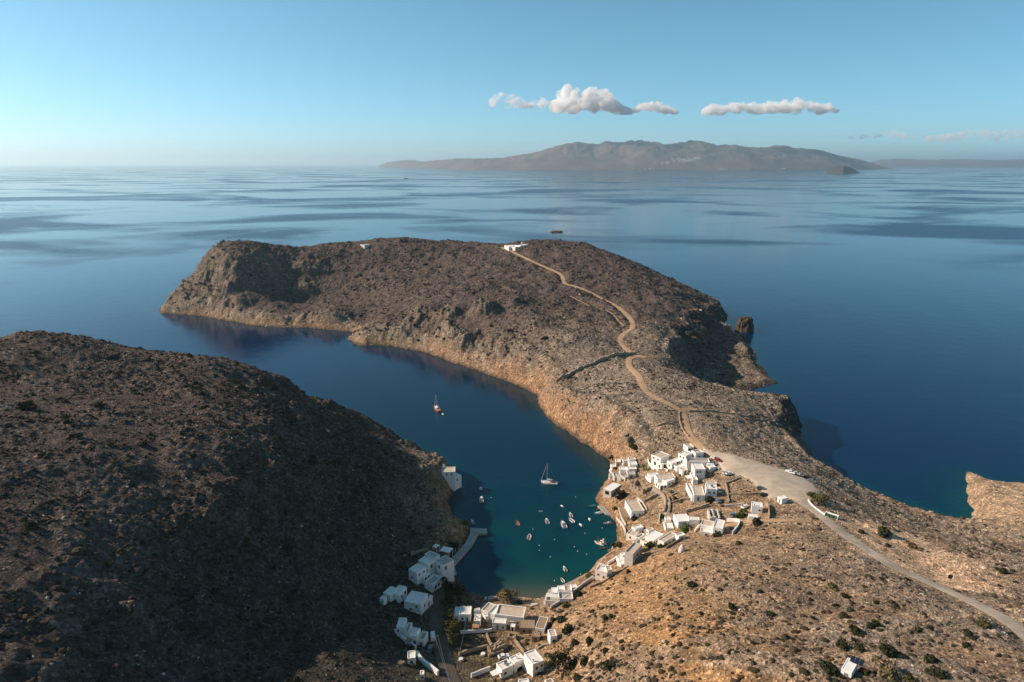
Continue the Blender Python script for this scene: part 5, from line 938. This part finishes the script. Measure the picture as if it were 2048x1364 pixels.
far_land('mainland_hills',[(1735,326),(1760,321),(1800,320),(1860,321.5),(1930,320),(1990,322),(2060,321),(2200,320),(2330,326)],[(1735,334.2),(2000,334.5),(2330,334.2)],5000,3,m,300,50)
# white hill town on the far island
V=ISL; mb=MB()
for (px,py,su,sv,cnt) in ((1368,321,26,5,130),(1395,317,10,3,40),(1335,326,16,2.5,30),(1567,338.5,6,1,22),(1445,338.5,10,.8,14),(1300,339,8,.8,10)):
    for _ in range(cnt):
        a,b_=px+random.gauss(0,su*.5),py+random.gauss(0,sv*.5); i=int(np.clip((a-757)/(1784-757)*519,1,518))
        D=V[:46,i]; el=682-FPX*((D[:,1]*sT+(D[:,2]-H)*cT)/(D[:,1]*cT-(D[:,2]-H)*sT)); j=int(np.argmin(np.abs(el-b_))); q=D[j]; s=random.uniform(9,20)
        mb.box((q[0]+random.uniform(-15,15),q[1],q[2]+s*.2),(s*1.3,s,s),0,random.uniform(0,3))
tag(mb.build('hill_town_houses',paint('far_whitewash',(.80,.77,.72),.8,.05)),kind='stuff')
# clouds: real volumes of droplets about 20 km away
def cloud(name,tops,pbase,label,seed,dens=.013,dist=21000,n_=70,thr=.36,rpx=(5,11)):
    """tops: (px, py) points along the cloud's upper outline; puffs fill the space down to its flat base"""
    r=np.random.default_rng(seed); k=dist/FPX; bm=bmesh.new(); tx=[a for a,_ in tops]; ty=[b for _,b in tops]
    def w3(px,py,off):
        d=ray(px,py); s=(dist+off)/d[1]; return Vector((d[0]*s,d[1]*s,H+d[2]*s))
    c0=w3((tx[0]+tx[-1])/2,pbase,0)
    for i in range(n_):
        u=r.uniform(tx[0],tx[-1]); t=np.interp(u,tx,ty); hh=max(pbase-t,3.0); f=r.random()**.7; rr=min(r.uniform(*rpx)*(1.15-.5*f),hh*.5)
        p=w3(u,pbase-rr*.75-f*max(hh-1.85*rr,0),r.normal(0,1)*hh*k*.45); rr*=k
        M_=Matrix.Translation(p-c0)@Matrix.Diagonal((rr*1.15,rr*1.1,rr*.9,1)); bmesh.ops.create_icosphere(bm,subdivisions=2,radius=1,matrix=M_)
    me=bpy.data.meshes.new(name); bm.to_mesh(me); bm.free()
    o=link(name,me,loc=c0); rm=o.modifiers.new('union','REMESH'); rm.mode='VOXEL'; rm.voxel_size=45
    m,nt=new_mat('cloud_droplets'); n=N(nt); tc=n('ShaderNodeTexCoord').outputs['Object']
    f=n.noise(tc,.0062,6,.68,.6); f=n.ramp(f,[(thr+.03,0.0),(thr+.25,1.0)])
    pv=n('ShaderNodeVolumePrincipled',{'Color':(.995,.995,.995,1),'Density':n.math('MULTIPLY',f,dens),'Anisotropy':.0}); o_=n('ShaderNodeOutputMaterial'); nt.links.new(pv.outputs[0],o_.inputs['Volume'])
    me.materials.append(m); return tag(o,label,'cloud')
cloud('cloud',[(982,190),(998,181),(1012,181),(1030,186),(1046,196),(1056,203),(1068,194),(1082,190),(1094,193),(1104,208)],219,'small white cloud trailing on the left of the tallest cloud',1,n_=80,thr=.42,rpx=(4,8))
cloud('cloud',[(1102,214),(1110,192),(1116,174),(1128,165),(1142,164),(1152,170),(1164,176),(1178,166),(1192,172),(1206,171),(1220,177),(1228,190),(1240,206),(1256,213),(1266,220)],229,'tallest bright cumulus cloud above the left part of the far island',2,n_=170,rpx=(5,12))
cloud('cloud',[(1266,219),(1274,203),(1288,199),(1300,200),(1318,198),(1334,204),(1342,212),(1354,219)],229,'small flat based cloud touching the right side of the tallest cloud',3,n_=70,rpx=(4,9))
cloud('cloud',[(1410,214),(1420,205),(1436,206),(1448,208),(1462,203),(1480,202),(1496,197),(1506,200),(1524,204),(1542,196),(1560,198),(1580,194),(1600,191),(1618,198),(1636,203),(1650,198),(1662,204),(1674,215)],230,'long white cloud above the right part of the far island',5,n_=190,rpx=(4,10))
cloud('cloud',[(1694,272),(1720,268),(1740,262),(1758,255),(1776,253),(1796,256),(1812,262),(1830,268),(1846,272)],279,'faint little cloud low over the right end of the far island',7,n_=90,thr=.46,dens=.009,rpx=(3,8))
cloud('cloud',[(1850,270),(1870,264),(1900,262),(1924,258),(1944,252),(1962,251),(1985,254),(2010,250),(2040,253),(2080,250),(2110,262)],284,'faint long cloud at the right edge of the sky',8,n_=150,thr=.44,dens=.009,rpx=(4,9))
# ------------------------------------------------------------------ boats
M_HULLW=paint('white_gelcoat',(.80,.79,.76),.35,.06,1,.5); M_HULLR=paint('red_boat_paint',(.42,.13,.10),.45,.12,1.5,.4); M_HULLT=paint('teal_boat_paint',(.06,.36,.38),.45,.12,1.5,.4); M_HULLG=paint('grey_rubber_tube',(.28,.29,.30),.6,.1,1.5,.3); M_HULLB=paint('blue_boat_paint',(.09,.20,.36),.45,.1,1.5,.4)
M_TEAK=paint('teak_deck',(.34,.22,.13),.7,.2,3); M_INT=paint('boat_interior',(.27,.235,.19),.6,.15,2); M_ENG=paint('black_outboard',(.025,.025,.03),.35,.1,2,.5); M_SAIL=paint('furled_sailcloth',(.68,.66,.60),.85,.08,3); M_ALU=paint('mast_alloy',(.62,.62,.60),.35,.06,2,.5,.3); M_BOATWIN=paint('boat_window',(.02,.03,.04),.12,.1,2,.6); M_ORANGE=paint('orange_marker',(.60,.17,.05),.6,.1,2); M_ANTI=paint('dark_antifouling',(.05,.06,.10),.7,.1,2)
def hull_mesh(name,L,W,fb,inner=True,stern=.82,sheer=.35,bowp=1.7,n_=12,depth=.45):
    """open or decked hull: bow at +x; returns mesh with rim and, if inner, a sunken cockpit"""
    mb=MB(); mb.smooth=False; t=np.linspace(0,1,n_); hw=W/2*np.minimum(1,(stern+(1-stern)*np.sin(np.pi*np.minimum(t/.55,1)/2)))*(1-np.clip((t-.45)/.55,0,1)**bowp); hw[-1]=.02
    x=-L/2+L*t; z=fb*(1+sheer*np.clip((t-.4)/.6,0,1)**2); V=[]
    prof=[(.55,-depth),(.86,.05),(1,None)]
    for i in range(n_):
        kx=.10*L*np.clip((t[i]-.6)/.4,0,1)**2
        ring=[(x[i]-kx*1.0,-.45*hw[i],-depth*(1-.6*t[i]**3)),(x[i]-kx*.5,-.88*hw[i],.08),(x[i],-hw[i],z[i]),(x[i],-hw[i]*.86,z[i]+.02),(x[i],-hw[i]*.80,z[i]*(.25 if inner else 1.0)+(.06 if not inner else 0))]
        V.append(ring+[(a,-b,c_) for a,b,c_ in ring[::-1]])
    k=10; vs=[p for r in V for p in r]; fs=[(i*k+j,(i+1)*k+j,(i+1)*k+(j+1)%k,i*k+(j+1)%k) for i in range(n_-1) for j in range(k)]
    fs.append(tuple(range(k)));
    mb.add(vs,fs); return mb.mesh(name)
def sub_box(root,name,mat,c0,d): mb=MB(); mb.box(c0,d); return mb.build(name,mat,root)
def taper(root,name,mat,c0,d,k=.75):
    mb=MB(); x,y,z=d[0]/2,d[1]/2,d[2]; mb.quadbox([(c0[0]-x,c0[1]-y,c0[2]),(c0[0]+x,c0[1]-y*k,c0[2]),(c0[0]+x,c0[1]+y*k,c0[2]),(c0[0]-x,c0[1]+y,c0[2])],[(c0[0]-x*.92,c0[1]-y*.85,c0[2]+z),(c0[0]+x*.7,c0[1]-y*k*.8,c0[2]+z),(c0[0]+x*.7,c0[1]+y*k*.8,c0[2]+z),(c0[0]-x*.92,c0[1]+y*.85,c0[2]+z)]); return mb.build(name,mat,root)
def place(bow,stern,z=0.0):
    a=Vector(at(*bow,z)); b=Vector(at(*stern,z)); d=a-b; return (a+b)/2,d.length,math.atan2(d.y,d.x)
def outboard(root,x,z):
    mb=MB(); mb.box((x-.15,0,z+.35),(.45,.34,.5)); mb.box((x-.1,0,z-.15),(.16,.12,.7)); return mb.build('outboard_engine',M_ENG,root)
def small_boat(kind,bow,stern,label,cat='boat',hull=None,group=None,Lk=1.0,Wk=1.0,loc=None,name=None):
    if loc is None: ctr,L,rz=place(bow,stern); z=0
    else: ctr,L,rz,z=loc
    L*=Lk; W=min(L*.40,2.6)*Wk; nm=name or {'open':'rowing_boat','motor':'motorboat','cabin':'cabin_boat','rib':'dinghy','fish':'fishing_boat'}[kind]
    root=empty(nm,(ctr[0],ctr[1],z),rz,label,cat,group); fb=.24+.075*L; hm=hull or M_HULLW
    if kind=='rib':
        r=.15*W+.06; mb=MB(); mb.smooth=True; pts=[(-L*.5,-W/2+r,r*.9),(L*.18,-W/2+r,r*.95),(L*.40,-W*.22,r*1.2),(L*.47,0,r*1.35),(L*.40,W*.22,r*1.2),(L*.18,W/2-r,r*.95),(-L*.5,W/2-r,r*.9)]
        mb.tube(pts,r,8); mb.build('inflated_tube',hm,root); sub_box(root,'cockpit_sole',M_INT,(-.04*L,0,.14),(L*.78,W-1.7*r,.14)); outboard(root,-L*.47,.35)
        if L>3.8: taper(root,'steering_console',M_HULLW,(-.02*L,0,.2),(.7,.6,.85)); sub_box(root,'seat',M_INT,(-.22*L,0,.42),(.5,W*.4,.45))
        return root
    link('hull',hull_mesh('hull',L,W,fb,True),hm,root)
    mb=MB(); hw=W*.40; mb.add([(-L*.46,-hw*.8,fb*.27),(L*.1,-hw*.85,fb*.27),(L*.38,-.12*W,fb*.33),(L*.38,.12*W,fb*.33),(L*.1,hw*.85,fb*.27),(-L*.46,hw*.8,fb*.27)],[(0,1,2,3,4,5)]); mb.build('cockpit_sole',M_INT,root)
    if kind=='open':
        for k in (-.28,-.02,.22): sub_box(root,'seat',M_TEAK if hull else M_INT,(k*L,0,fb*.72),(.28,W*(.72 if k<.1 else .55),.05))
    if kind=='motor':
        mb=MB(); mb.add([(L*.12,-W*.36,fb*1.02),(L*.46,-.02,fb*1.28),(L*.46,.02,fb*1.28),(L*.12,W*.36,fb*1.02)],[(0,1,2,3)]); mb.build('foredeck',M_HULLW,root)
        taper(root,'steering_console',M_HULLW,(.02*L,0,fb*.3),(.8,.75,.9)); sub_box(root,'seat',M_INT,(-.20*L,0,fb*.6),(.5,W*.62,.4)); outboard(root,-L*.5,fb*.7)
        ws=MB(); ws.add([(L*.10,-W*.28,fb*1.0),(L*.10,W*.28,fb*1.0),(L*.04,W*.26,fb+.55),(L*.04,-W*.26,fb+.55)],[(0,1,2,3)]); o=ws.build('windscreen',M_BOATWIN,root); o.modifiers.new('t','SOLIDIFY').thickness=.04
    if kind=='cabin':
        mb=MB(); mb.add([(L*.0,-W*.40,fb*1.0),(L*.46,-.02,fb*1.28),(L*.46,.02,fb*1.28),(L*.0,W*.40,fb*1.0)],[(0,1,2,3)]); mb.build('foredeck',M_HULLW,root)
        cb=taper(root,'cabin',M_HULLW,(.08*L,0,fb*.9),(L*.34,W*.62,.95),.7); b2=MB(); 
        for s in (-1,1): b2.box((.05*L,s*W*.272,fb*.9+.55),(L*.22,.06,.32),0,-s*.15)
        b2.build('window',M_BOATWIN,cb); sub_box(root,'engine_cover',M_INT,(-.33*L,0,fb*.6),(L*.16,W*.5,.5)); outboard(root,-L*.5,fb*.7)
        mb=MB(); 
        for s in (-1,1): mb.tube([(-.10*L,s*W*.36,fb),(-.14*L,s*W*.33,fb+1.1)],.03,5)
        mb.tube([(-.14*L,-W*.33,fb+1.1),(-.14*L,W*.33,fb+1.1)],.03,5); mb.build('rail',M_ALU,root)
    if kind=='fish':
        wh=taper(root,'wheelhouse',M_HULLW,(-.20*L,0,fb*.4),(L*.20,W*.55,2.0),.95); b2=MB(); b2.box((-.20*L,0,fb*.4+1.5),(L*.19,W*.49,.42)); b2.build('window',M_BOATWIN,wh)
        mb=MB(); mb.tube([(.10*L,0,fb*.3),(.10*L,0,fb+3.4)],.07,6,0,.04); mb.tube([(.10*L,0,fb+1.0),(.36*L,0,fb+2.2)],.05,5); mb.build('mast',M_TEAK,root)
        mb=MB(); mb.add([(L*.22,-W*.30,fb*1.08),(L*.46,-.02,fb*1.3),(L*.46,.02,fb*1.3),(L*.22,W*.30,fb*1.08)],[(0,1,2,3)]); mb.build('foredeck',M_TEAK,root)
        mb=MB(); mb.smooth=True; 
        bm=bmesh.new(); bmesh.ops.create_icosphere(bm,subdivisions=2,radius=1); r=np.random.default_rng(4)
        for v in bm.verts: v.co=Vector((v.co.x*.9,v.co.y*.6,max(v.co.z,-.2)*.5))*(1+.2*r.random())
        me=bpy.data.meshes.new('fishing_net'); bm.to_mesh(me); bm.free(); link('fishing_net',me,M_ORANGE,root,(0,0,fb*.3))
    return root
ZB=lambda x,y:Z4(x,y)
def B(kind,b,s,label,**k): return small_boat(kind,ZB(*b),ZB(*s),label,**k)
B('cabin',(467,514),(470,582),'white cabin motorboat moored alone below the shaded cliff house',Lk=.75)
B('rib',(462,434),(463,459),'tiny white dinghy just beyond the lone cabin motorboat')
B('motor',(378,732),(396,764),'small white boat in the shade beside the pier root')
B('open',(782,738),(808,780),'small red and white boat floating in open water off the pier',hull=M_HULLR,Wk=.9)
B('open',(908,862),(898,908),'white open boat floating alone in the middle of the inner bay',Wk=1.1)
B('motor',(1055,716),(1073,768),'white motorboat leftmost of the moored cluster facing the village',Lk=.85)
B('cabin',(1195,742),(1232,806),'largest white cabin boat of the moored cluster',Lk=.9)
B('motor',(1268,664),(1290,704),'white motorboat farthest up in the moored cluster',Lk=.9)
B('open',(1262,714),(1310,754),'white open boat next to the largest cabin boat',Lk=.9)
B('rib',(1360,765),(1386,789),'small white dinghy nearest the village in the moored cluster')
B('rib',(1445,715),(1460,738),'tiny white dinghy floating between the cluster and the shore',Lk=1.05)
B('rib',(1190,597),(1216,612),'tiny white dinghy above the moored cluster')
B('open',(1028,652),(988,652),'long flat white skiff lying left of the cluster',Wk=.8)
B('open',(1425,610),(1512,600),'teal painted boat tied up at the village shore',hull=M_HULLT,Wk=.75)
B('open',(1565,630),(1512,634),'small red boat tied at the village landing',hull=M_HULLR,Wk=.7)
B('motor',(1490,675),(1587,660),'long white motorboat tied to the village landing',Lk=.9,Wk=.95)
B('rib',(1578,768),(1662,752),'grey inflatable boat tied along the village shore',hull=M_HULLG,Wk=.85)
B('fish',(1497,928),(1580,960),'white fishing boat with wheelhouse and mast near the tall narrow house')
B('fish',(1612,962),(1560,925),'second fishing boat moored alongside, closest to the rocks',Lk=.9,Wk=.8)
B('open',(1552,995),(1595,981),'little red and white rowing boat behind the fishing boats',hull=M_HULLR,Wk=.8)
B('motor',(1210,1150),(1240,1200),'white motorboat off the end of the beach with a shadow below it',Lk=.85)
B('open',(1188,1258),(1220,1298),'white open boat closest to the shore terrace',Lk=.9)
def beached(px,py,L,rz,kind,label,**k):
    p=on(px,py); return small_boat(kind,None,None,label,loc=((p[0],p[1]),L,rz,p[2]+.2),**k)
beached(*Z7(600,268),3.8,.2,'open','white boat pulled up on the sand beside the tamarisk')
beached(*Z7(1070,345),3.4,.3,'rib','white dinghy lying on the sand below the shore terrace')
beached(*Z7(515,275),2.2,1.2,'rib','tiny white tender on the shaded beach')
# sailing yachts
def yacht(bow,stern,mast_h,label,hull,stripe):
    ctr,L,rz=place(bow,stern); L=min(max(L,9.5),12.5); W=L*.31; root=empty('sailing_yacht',(ctr[0],ctr[1],0),rz,label,'sailing yacht'); fb=1.05
    link('hull',hull_mesh('hull',L,W,fb,False,.72,.25,2.0,16,.5),hull,root)
    mb=MB(); mb.box((-.02*L,0,.12),(L*.80,W*.98,.10)); 
    cb=taper(root,'cabin_top',M_HULLW,(.10*L,0,fb+.05),(L*.42,W*.58,.48),.55); b2=MB()
    for s in (-1,1): b2.box((.08*L,s*W*.252,fb+.32),(L*.26,.05,.16),0,-s*.09)
    b2.build('window',M_BOATWIN,cb)
    mb=MB(); mb.box((-.30*L,0,fb+.10),(L*.26,W*.46,.06)); mb.build('cockpit_sole',M_TEAK,root)
    for s in (-1,1): sub_box(root,'seat',M_TEAK,(-.30*L,s*W*.27,fb+.2),(L*.26,.32,.22))
    mx=.12*L; mb=MB(); mb.tube([(mx,0,fb),(mx,0,fb+mast_h)],.11,8,0,.07); ms=mb.build('mast',M_ALU,root); mb=MB()
    for f in (.42,.72): mb.tube([(mx,-.9*(1-f*.4),fb+mast_h*f),(mx,.9*(1-f*.4),fb+mast_h*f)],.035,5)
    mb.build('spreaders',M_ALU,ms)
    mb=MB(); mb.tube([(mx-.1,0,fb+1.5),(mx-.40*L,0,fb+1.55)],.08,6); bo=mb.build('boom',M_ALU,root); mb=MB(); mb.smooth=True; mb.tube([(mx-.3,0,fb+1.78),(mx-.2*L,0,fb+1.80),(mx-.38*L,0,fb+1.72)],.21,8); mb.build('furled_mainsail',M_SAIL,bo)
    mb=MB(); mb.smooth=True; mb.tube([(.48*L,0,fb+.4),(mx+.05,0,fb+mast_h*.96)],.10,6,0,.05); mb.build('furled_jib',M_SAIL,root)
    mb=MB(); mb.tube([(-.49*L,0,fb),(mx,0,fb+mast_h)],.022,4)
    for s in (-1,1): mb.tube([(mx-.1,s*W*.46,fb),(mx,s*.55,fb+mast_h*.72),(mx,0,fb+mast_h)],.022,4)
    mb.build('shrouds',M_ALU,root)
    mb=MB(); sw=[(-.16*L,-W*.3),(-.16*L,W*.3),(-.05*L,W*.3),(-.05*L,-W*.3)]; mb.quadbox([(a,b,fb+.5) for a,b in sw],[(a-.1,b*.85,fb+1.25) for a,b in sw]); mb.build('spray_hood',stripe,root)
    mb=MB()
    for s in (-1,1): mb.tube([(-.47*L,s*W*.33,fb+.6),(0,s*W*.48,fb+.62),(.3*L,s*W*.33,fb+.7),(.47*L,s*.1,fb+.85)],.02,4)
    for k in (-.4,-.2,0,.2,.38):
        for s in (-1,1): yy=np.interp(k,[-.47,0,.3,.47],[W*.33,W*.48,W*.33,.1]); mb.tube([(k*L,s*yy,fb),(k*L,s*yy,fb+.64)],.02,4)
    mb.build('guard_rail',M_ALU,root); return root
yacht(ZB(1007,387),ZB(1158,407),11.6,'white sailing yacht with a furled headsail anchored off the village',M_HULLW,M_TEAK)
yacht((867,812),(881,826),10.5,'red hulled sailing yacht anchored alone in the outer bay',M_HULLR,M_HULLW)
small_boat('rib',(884,827),(887,830),'tiny white tender tied behind the red hulled yacht',loc=(at(886,829)[:2],2.6,2.2,0))
# mooring buoys
mb=MB(); bm=bmesh.new(); bmesh.ops.create_uvsphere(bm,u_segments=14,v_segments=9,radius=.23); me_b=bpy.data.meshes.new('mooring_buoy'); bm.to_mesh(me_b); bm.free(); me_b.materials.append(M_HULLW); me_b.polygons.foreach_set('use_smooth',[True]*len(me_b.polygons))
mb=MB(); mb.tube([(.09*math.cos(a),0,.29+.09*math.sin(a)) for a in np.linspace(0,2*math.pi,9)],.02,4); me_r=mb.mesh('ring'); me_r.materials.append(M_STEEL)
for i,(x,y) in enumerate(((1324,520),(556,525),(937,813),(994,960),(995,1005),(1095,1065),(1410,850),(1343,1013),(1370,1222),(1132,1280),(1313,972),(1133,907),(1425,1040),(1568,800))):
    p=at(*ZB(x,y)); o=link('mooring_buoy',me_b,loc=(p[0],p[1],.08)); tag(o,'small round white mooring buoy floating in the inner bay','buoy','mooring buoys'); r=bpy.data.objects.new('ring',me_r); col.objects.link(r); r.parent=o
# ------------------------------------------------------------------ cars
CARPAINT={k:paint(k+'_car_paint',c_,.28,.04,1,.5) for k,c_ in dict(white=(.80,.79,.77),silver=(.45,.46,.47),black=(.02,.02,.024),red=(.28,.03,.03),blue=(.12,.20,.30),grey=(.16,.17,.18)).items()}
M_TYRE=paint('tyre_rubber',(.02,.02,.02),.9,.1,3,.1)
def car_body(name,L,W,prof):
    mb=MB(); n_=len(prof); vs=[]
    for s,k in ((-1,1),(1,1)):
        for x,z in prof: ty=W/2*(.80 if z>1.15 else (.92 if z>.95 else 1)); vs.append((x*L,s*ty,z))
    fs=[tuple(range(n_))[::-1],tuple(range(n_,2*n_))]+[(i,(i+1)%n_,n_+(i+1)%n_,n_+i) for i in range(n_)]
    mb.add(vs,fs); return mb.mesh(name)
SEDAN=[(-.5,.35),(.5,.35),(.5,.70),(.47,.82),(.20,.95),(.08,1.42),(-.22,1.45),(-.42,1.02),(-.49,.95)]
VAN=[(-.5,.40),(.5,.40),(.5,.85),(.44,1.05),(.33,1.80),(.25,1.90),(-.48,1.92),(-.5,1.0)]
PICK=[(-.5,.42),(.5,.42),(.5,.85),(.46,.98),(.24,1.05),(.14,1.62),(-.08,1.64),(-.14,1.05),(-.5,1.02)]
BODY={'car':car_body('body',4.2,1.72,SEDAN),'van':car_body('body',4.8,1.85,VAN),'pickup':car_body('body',4.9,1.78,PICK)}
def gl(L,W,quads):
    mb=MB()
    for q in quads: mb.add([(x*L,y*W/2,z) for x,y,z in q],[tuple(range(len(q)))])
    return mb.mesh('window')
GL={'car':gl(4.2,1.72,[[(.182,-.80,1.0),(.182,.80,1.0),(.092,.74,1.36),(.092,-.74,1.36)],[(-.25,-.74,1.40),(-.25,.74,1.40),(-.40,.80,1.06),(-.40,-.80,1.06)]]+[[(.15,s*.945,1.0),(.06,s*.84,1.36),(-.2,s*.84,1.38),(-.34,s*.945,1.04)] for s in (-1,1)]),
 'van':gl(4.8,1.85,[[(.438,-.8,1.14),(.438,.8,1.14),(.352,.75,1.72),(.352,-.75,1.72)]]+[[(.38,s*.965,1.15),(.30,s*.86,1.68),(.12,s*.86,1.68),(.12,s*.965,1.15)] for s in (-1,1)]),
 'pickup':gl(4.9,1.78,[[(.235,-.8,1.09),(.235,.8,1.09),(.158,.75,1.54),(.158,-.75,1.54)]]+[[(.19,s*.955,1.1),(.12,s*.84,1.52),(-.06,s*.84,1.54),(-.09,s*.955,1.1)] for s in (-1,1)])}
for g in GL.values(): g.materials.append(M_GLASS)
for g in BODY.values(): g.materials.append(CARPAINT['white'])
mb=MB(); mb.tube([(0,-.11,0),(0,.11,0)],.33,14); me_w=mb.mesh('wheel'); me_w.materials.append(M_TYRE); mb=MB(); mb.tube([(0,-.118,0),(0,.118,0)],.19,10); me_rim=mb.mesh('rim'); me_rim.materials.append(M_STEEL)
mb=MB(); mb.box((0,0,0),(.06,.34,.16)); me_hl=mb.mesh('headlight'); me_hl.materials.append(M_HULLW)
def car(px,py,rz,kind,paint_,label,scale=1.0,lift=.36):
    p=on(px,py); root=empty('parked_'+kind,(p[0],p[1],p[2]+lift*(1 if bil(rd,p[0],p[1])[0]<0 else .3)),rz,label,'car' if kind=='car' else kind); L,W={'car':(4.2,1.72),'van':(4.8,1.85),'pickup':(4.9,1.78)}[kind]
    b=link('body',BODY[kind],None,root); b.material_slots[0].link='OBJECT'; b.material_slots[0].material=CARPAINT[paint_]; g=link('window',GL[kind],None,root)
    sl=g.modifiers.new('t','SOLIDIFY'); sl.thickness=.03; sl.offset=0
    for sx_ in (.31,-.31):
        for s in (-1,1): w_=link('wheel',me_w,None,root,(sx_*L,s*(W/2-.06),.33)); link('rim',me_rim,None,w_)
    for s in (-1,1): link('headlight',me_hl,None,root,(L*.497,s*W*.33,.68))
    return root
car(*Z2(400,478),.15,'car','white','white car parked alone on the lower left of the gravel lot')
car(*Z2(352,466),.5,'car','silver','silver car half hidden beside the white car on the lot')
car(*Z2(195,262),-.9,'car','white','white car in the row behind the tall stepped house')
car(*Z2(245,290),-.9,'car','red','dark red car at the end of the row by the stepped house')
car(*Z2(180,335),-.7,'car','blue','blue car parked in the shade of the stepped house')
car(*Z2(150,372),-.2,'van','white','white van beside the square tower house')
car(*Z2(1230,458),-.75,'pickup','white','white pickup on the seaward edge of the gravel lot')
car(*Z2(1300,474),-.6,'pickup','silver','silver pickup beside the white pickup on the lot edge')
car(*Z2(1475,522),-.7,'car','black','black car on the seaward edge of the gravel lot')
car(*Z2(1530,572),-.7,'car','grey','grey car closest to the road on the seaward lot edge')
car(*Z2(825,676),-.3,'car','grey','dark grey car on the village edge of the lot, upper of two')
car(*Z2(868,760),.1,'car','black','black car on the village edge of the lot, lower of two')
car(*Z2(440,1035),1.0,'car','blue','blue grey car in the side yard beside the bright green bush')
car(*Z2(262,702),1.4,'car','white','white car in the shaded yard of the L-shaped house')
car(*Z2(255,842),1.5,'car','blue','blue car further down the shaded yard of the L-shaped house')
car(*Z2(612,925),.6,'car','white','small white car beside the square white house')
car(*Z6(858,765),1.75,'van','white','white van parked in shade along the valley road',lift=.05)
car(*Z6(820,930),1.4,'car','grey','grey car parked in deep shade below the white van',lift=.05)
car(*Z7(725,940),.3,'car','white','white car on the lawn beside the largest valley house',lift=0)
# ------------------------------------------------------------------ street furniture
def pole(px,py,h,label):
    p=on(px,py); root=empty('utility_pole',p,0,label,'utility pole'); mb=MB(); mb.tube([(0,0,-.6),(0,0,h)],.16,8,0,.11); mb.build('shaft',M_BARK,root); mb=MB(); mb.box((0,0,h-.35),(1.6,.12,.12)); a=mb.build('crossarm',M_BARK,root); mb=MB()
    for s in (-.7,0,.7): mb.tube([(s,0,h-.3),(s,0,h-.08)],.05,6)
    mb.build('insulators',M_HULLW,a); return Vector(p)+Vector((0,0,h-.1))
A1=pole(*Z6(912,965),7.5,'wooden utility pole beside the valley road, with wires toward the photo edge')
q1=Vector(on(905,1420)); q1.z+=8
mb=MB()
for s in (-.5,.5):
    pts=[A1+(q1-A1)*t+Vector((s*(1-t),0,-1.2*4*t*(1-t)*.5)) for t in np.linspace(0,1,14)]; mb.tube([tuple(p) for p in pts],.035,4)
tag(mb.build('power_line',M_STEEL),'pair of wires running from the utility pole to the photo edge','cable')
q0=Vector(on(*Z7(315,560))); q0.z+=5; mb=MB(); mb.tube([tuple(q0+(q1-q0)*t+Vector((0,0,-1.5*t*(1-t)*2))) for t in np.linspace(0,1,14)],.04,4)
tag(mb.build('power_line',M_STEEL),'single wire crossing the valley road from the half shaded cottage','cable')
# bin shelter on the road bend
p=on(*Z2(1790,1060)); root=empty('bin_shelter',(p[0],p[1],p[2]),-.72,'white open fronted bin shelter at the bend of the road','bin shelter')
mb=MB(); mb.box((0,1.1,.9),(5.6,.15,1.8)); mb.build('back_wall',M_WHITE2,root)
for s in (-1,1): sub_box(root,'side_wall',M_WHITE2,(s*2.72,.1,.8),(.15,1.84,1.6))
for k in range(3):
    mb=MB(); x=-1.6+k*1.6; mb.quadbox([(x-.5,-.2,.12),(x+.5,-.2,.12),(x+.5,.7,.12),(x-.5,.7,.12)],[(x-.62,-.32,1.1),(x+.62,-.32,1.1),(x+.62,.8,1.1),(x-.62,.8,1.1)])
    r2=empty('wheeled_bin',(0,0,0),0,['green rubbish bin nearest the village in the bin shelter','green rubbish bin in the middle of the bin shelter','green rubbish bin nearest the photo edge in the bin shelter'][k],'bin'); c_=math.cos(-.72); s_=math.sin(-.72)
    r2.location=p; r2.rotation_euler=(0,0,-.72); mb.build('bin_body',paint('green_bin_plastic',(.03,.16,.07),.5,.1,2,.4),r2); m2=MB(); m2.box((x,.24,1.15),(1.3,1.16,.10)); m2.build('lid',M_ENG,r2)
# conical whitewashed cairn above the shore houses
p=on(*Z3(1390,700)); mb=MB(); n_=12; vs=[]; 
for k,(r_,z) in enumerate(((1.6,-.5),(1.45,.8),(1.0,2.0),(.55,2.8),(.25,3.1))): vs+=[(r_*math.cos(2*math.pi*j/n_)*random.uniform(.92,1.08),r_*math.sin(2*math.pi*j/n_)*random.uniform(.92,1.08),z) for j in range(n_)]
mb.add(vs,[(i*n_+j,i*n_+(j+1)%n_,(i+1)*n_+(j+1)%n_,(i+1)*n_+j) for i in range(4) for j in range(n_)]+[tuple(range(4*n_,5*n_))]); tag(mb.build('stone_cairn',M_GREYW,loc=p),'grey white conical cairn on the brow above the long low house','cairn')
# round well and cistern bits in the garden
for (x,y,lb) in ((240,968,'round white well cover in the shaded garden beside the valley road'),(490,910,'round pale well in the shaded garden below the rubble ruin')):
    p=on(*Z7(x,y)); mb=MB(); mb.tube([(0,0,-.4),(0,0,.7)],.9,14); r_=empty('well',p,0,lb,'well'); mb.build('well_wall',M_GREYW,r_); mb=MB(); mb.tube([(0,0,.7),(0,0,.78)],.75,14); mb.build('cover',M_SLAB,r_)
# boulders
for (f,x,y,r_,lb) in ((Z6,425,1110,1.4,'pale rounded boulder left of the white cube hut'),(Z4,1640,1010,1.2,'grey boulder at the waterline below the fishing boats')):
    p=on(*f(x,y)); rock('boulder',(p[0],p[1],p[2]),r_,r_*.7,r_*.6,lb,'boulder',int(x))
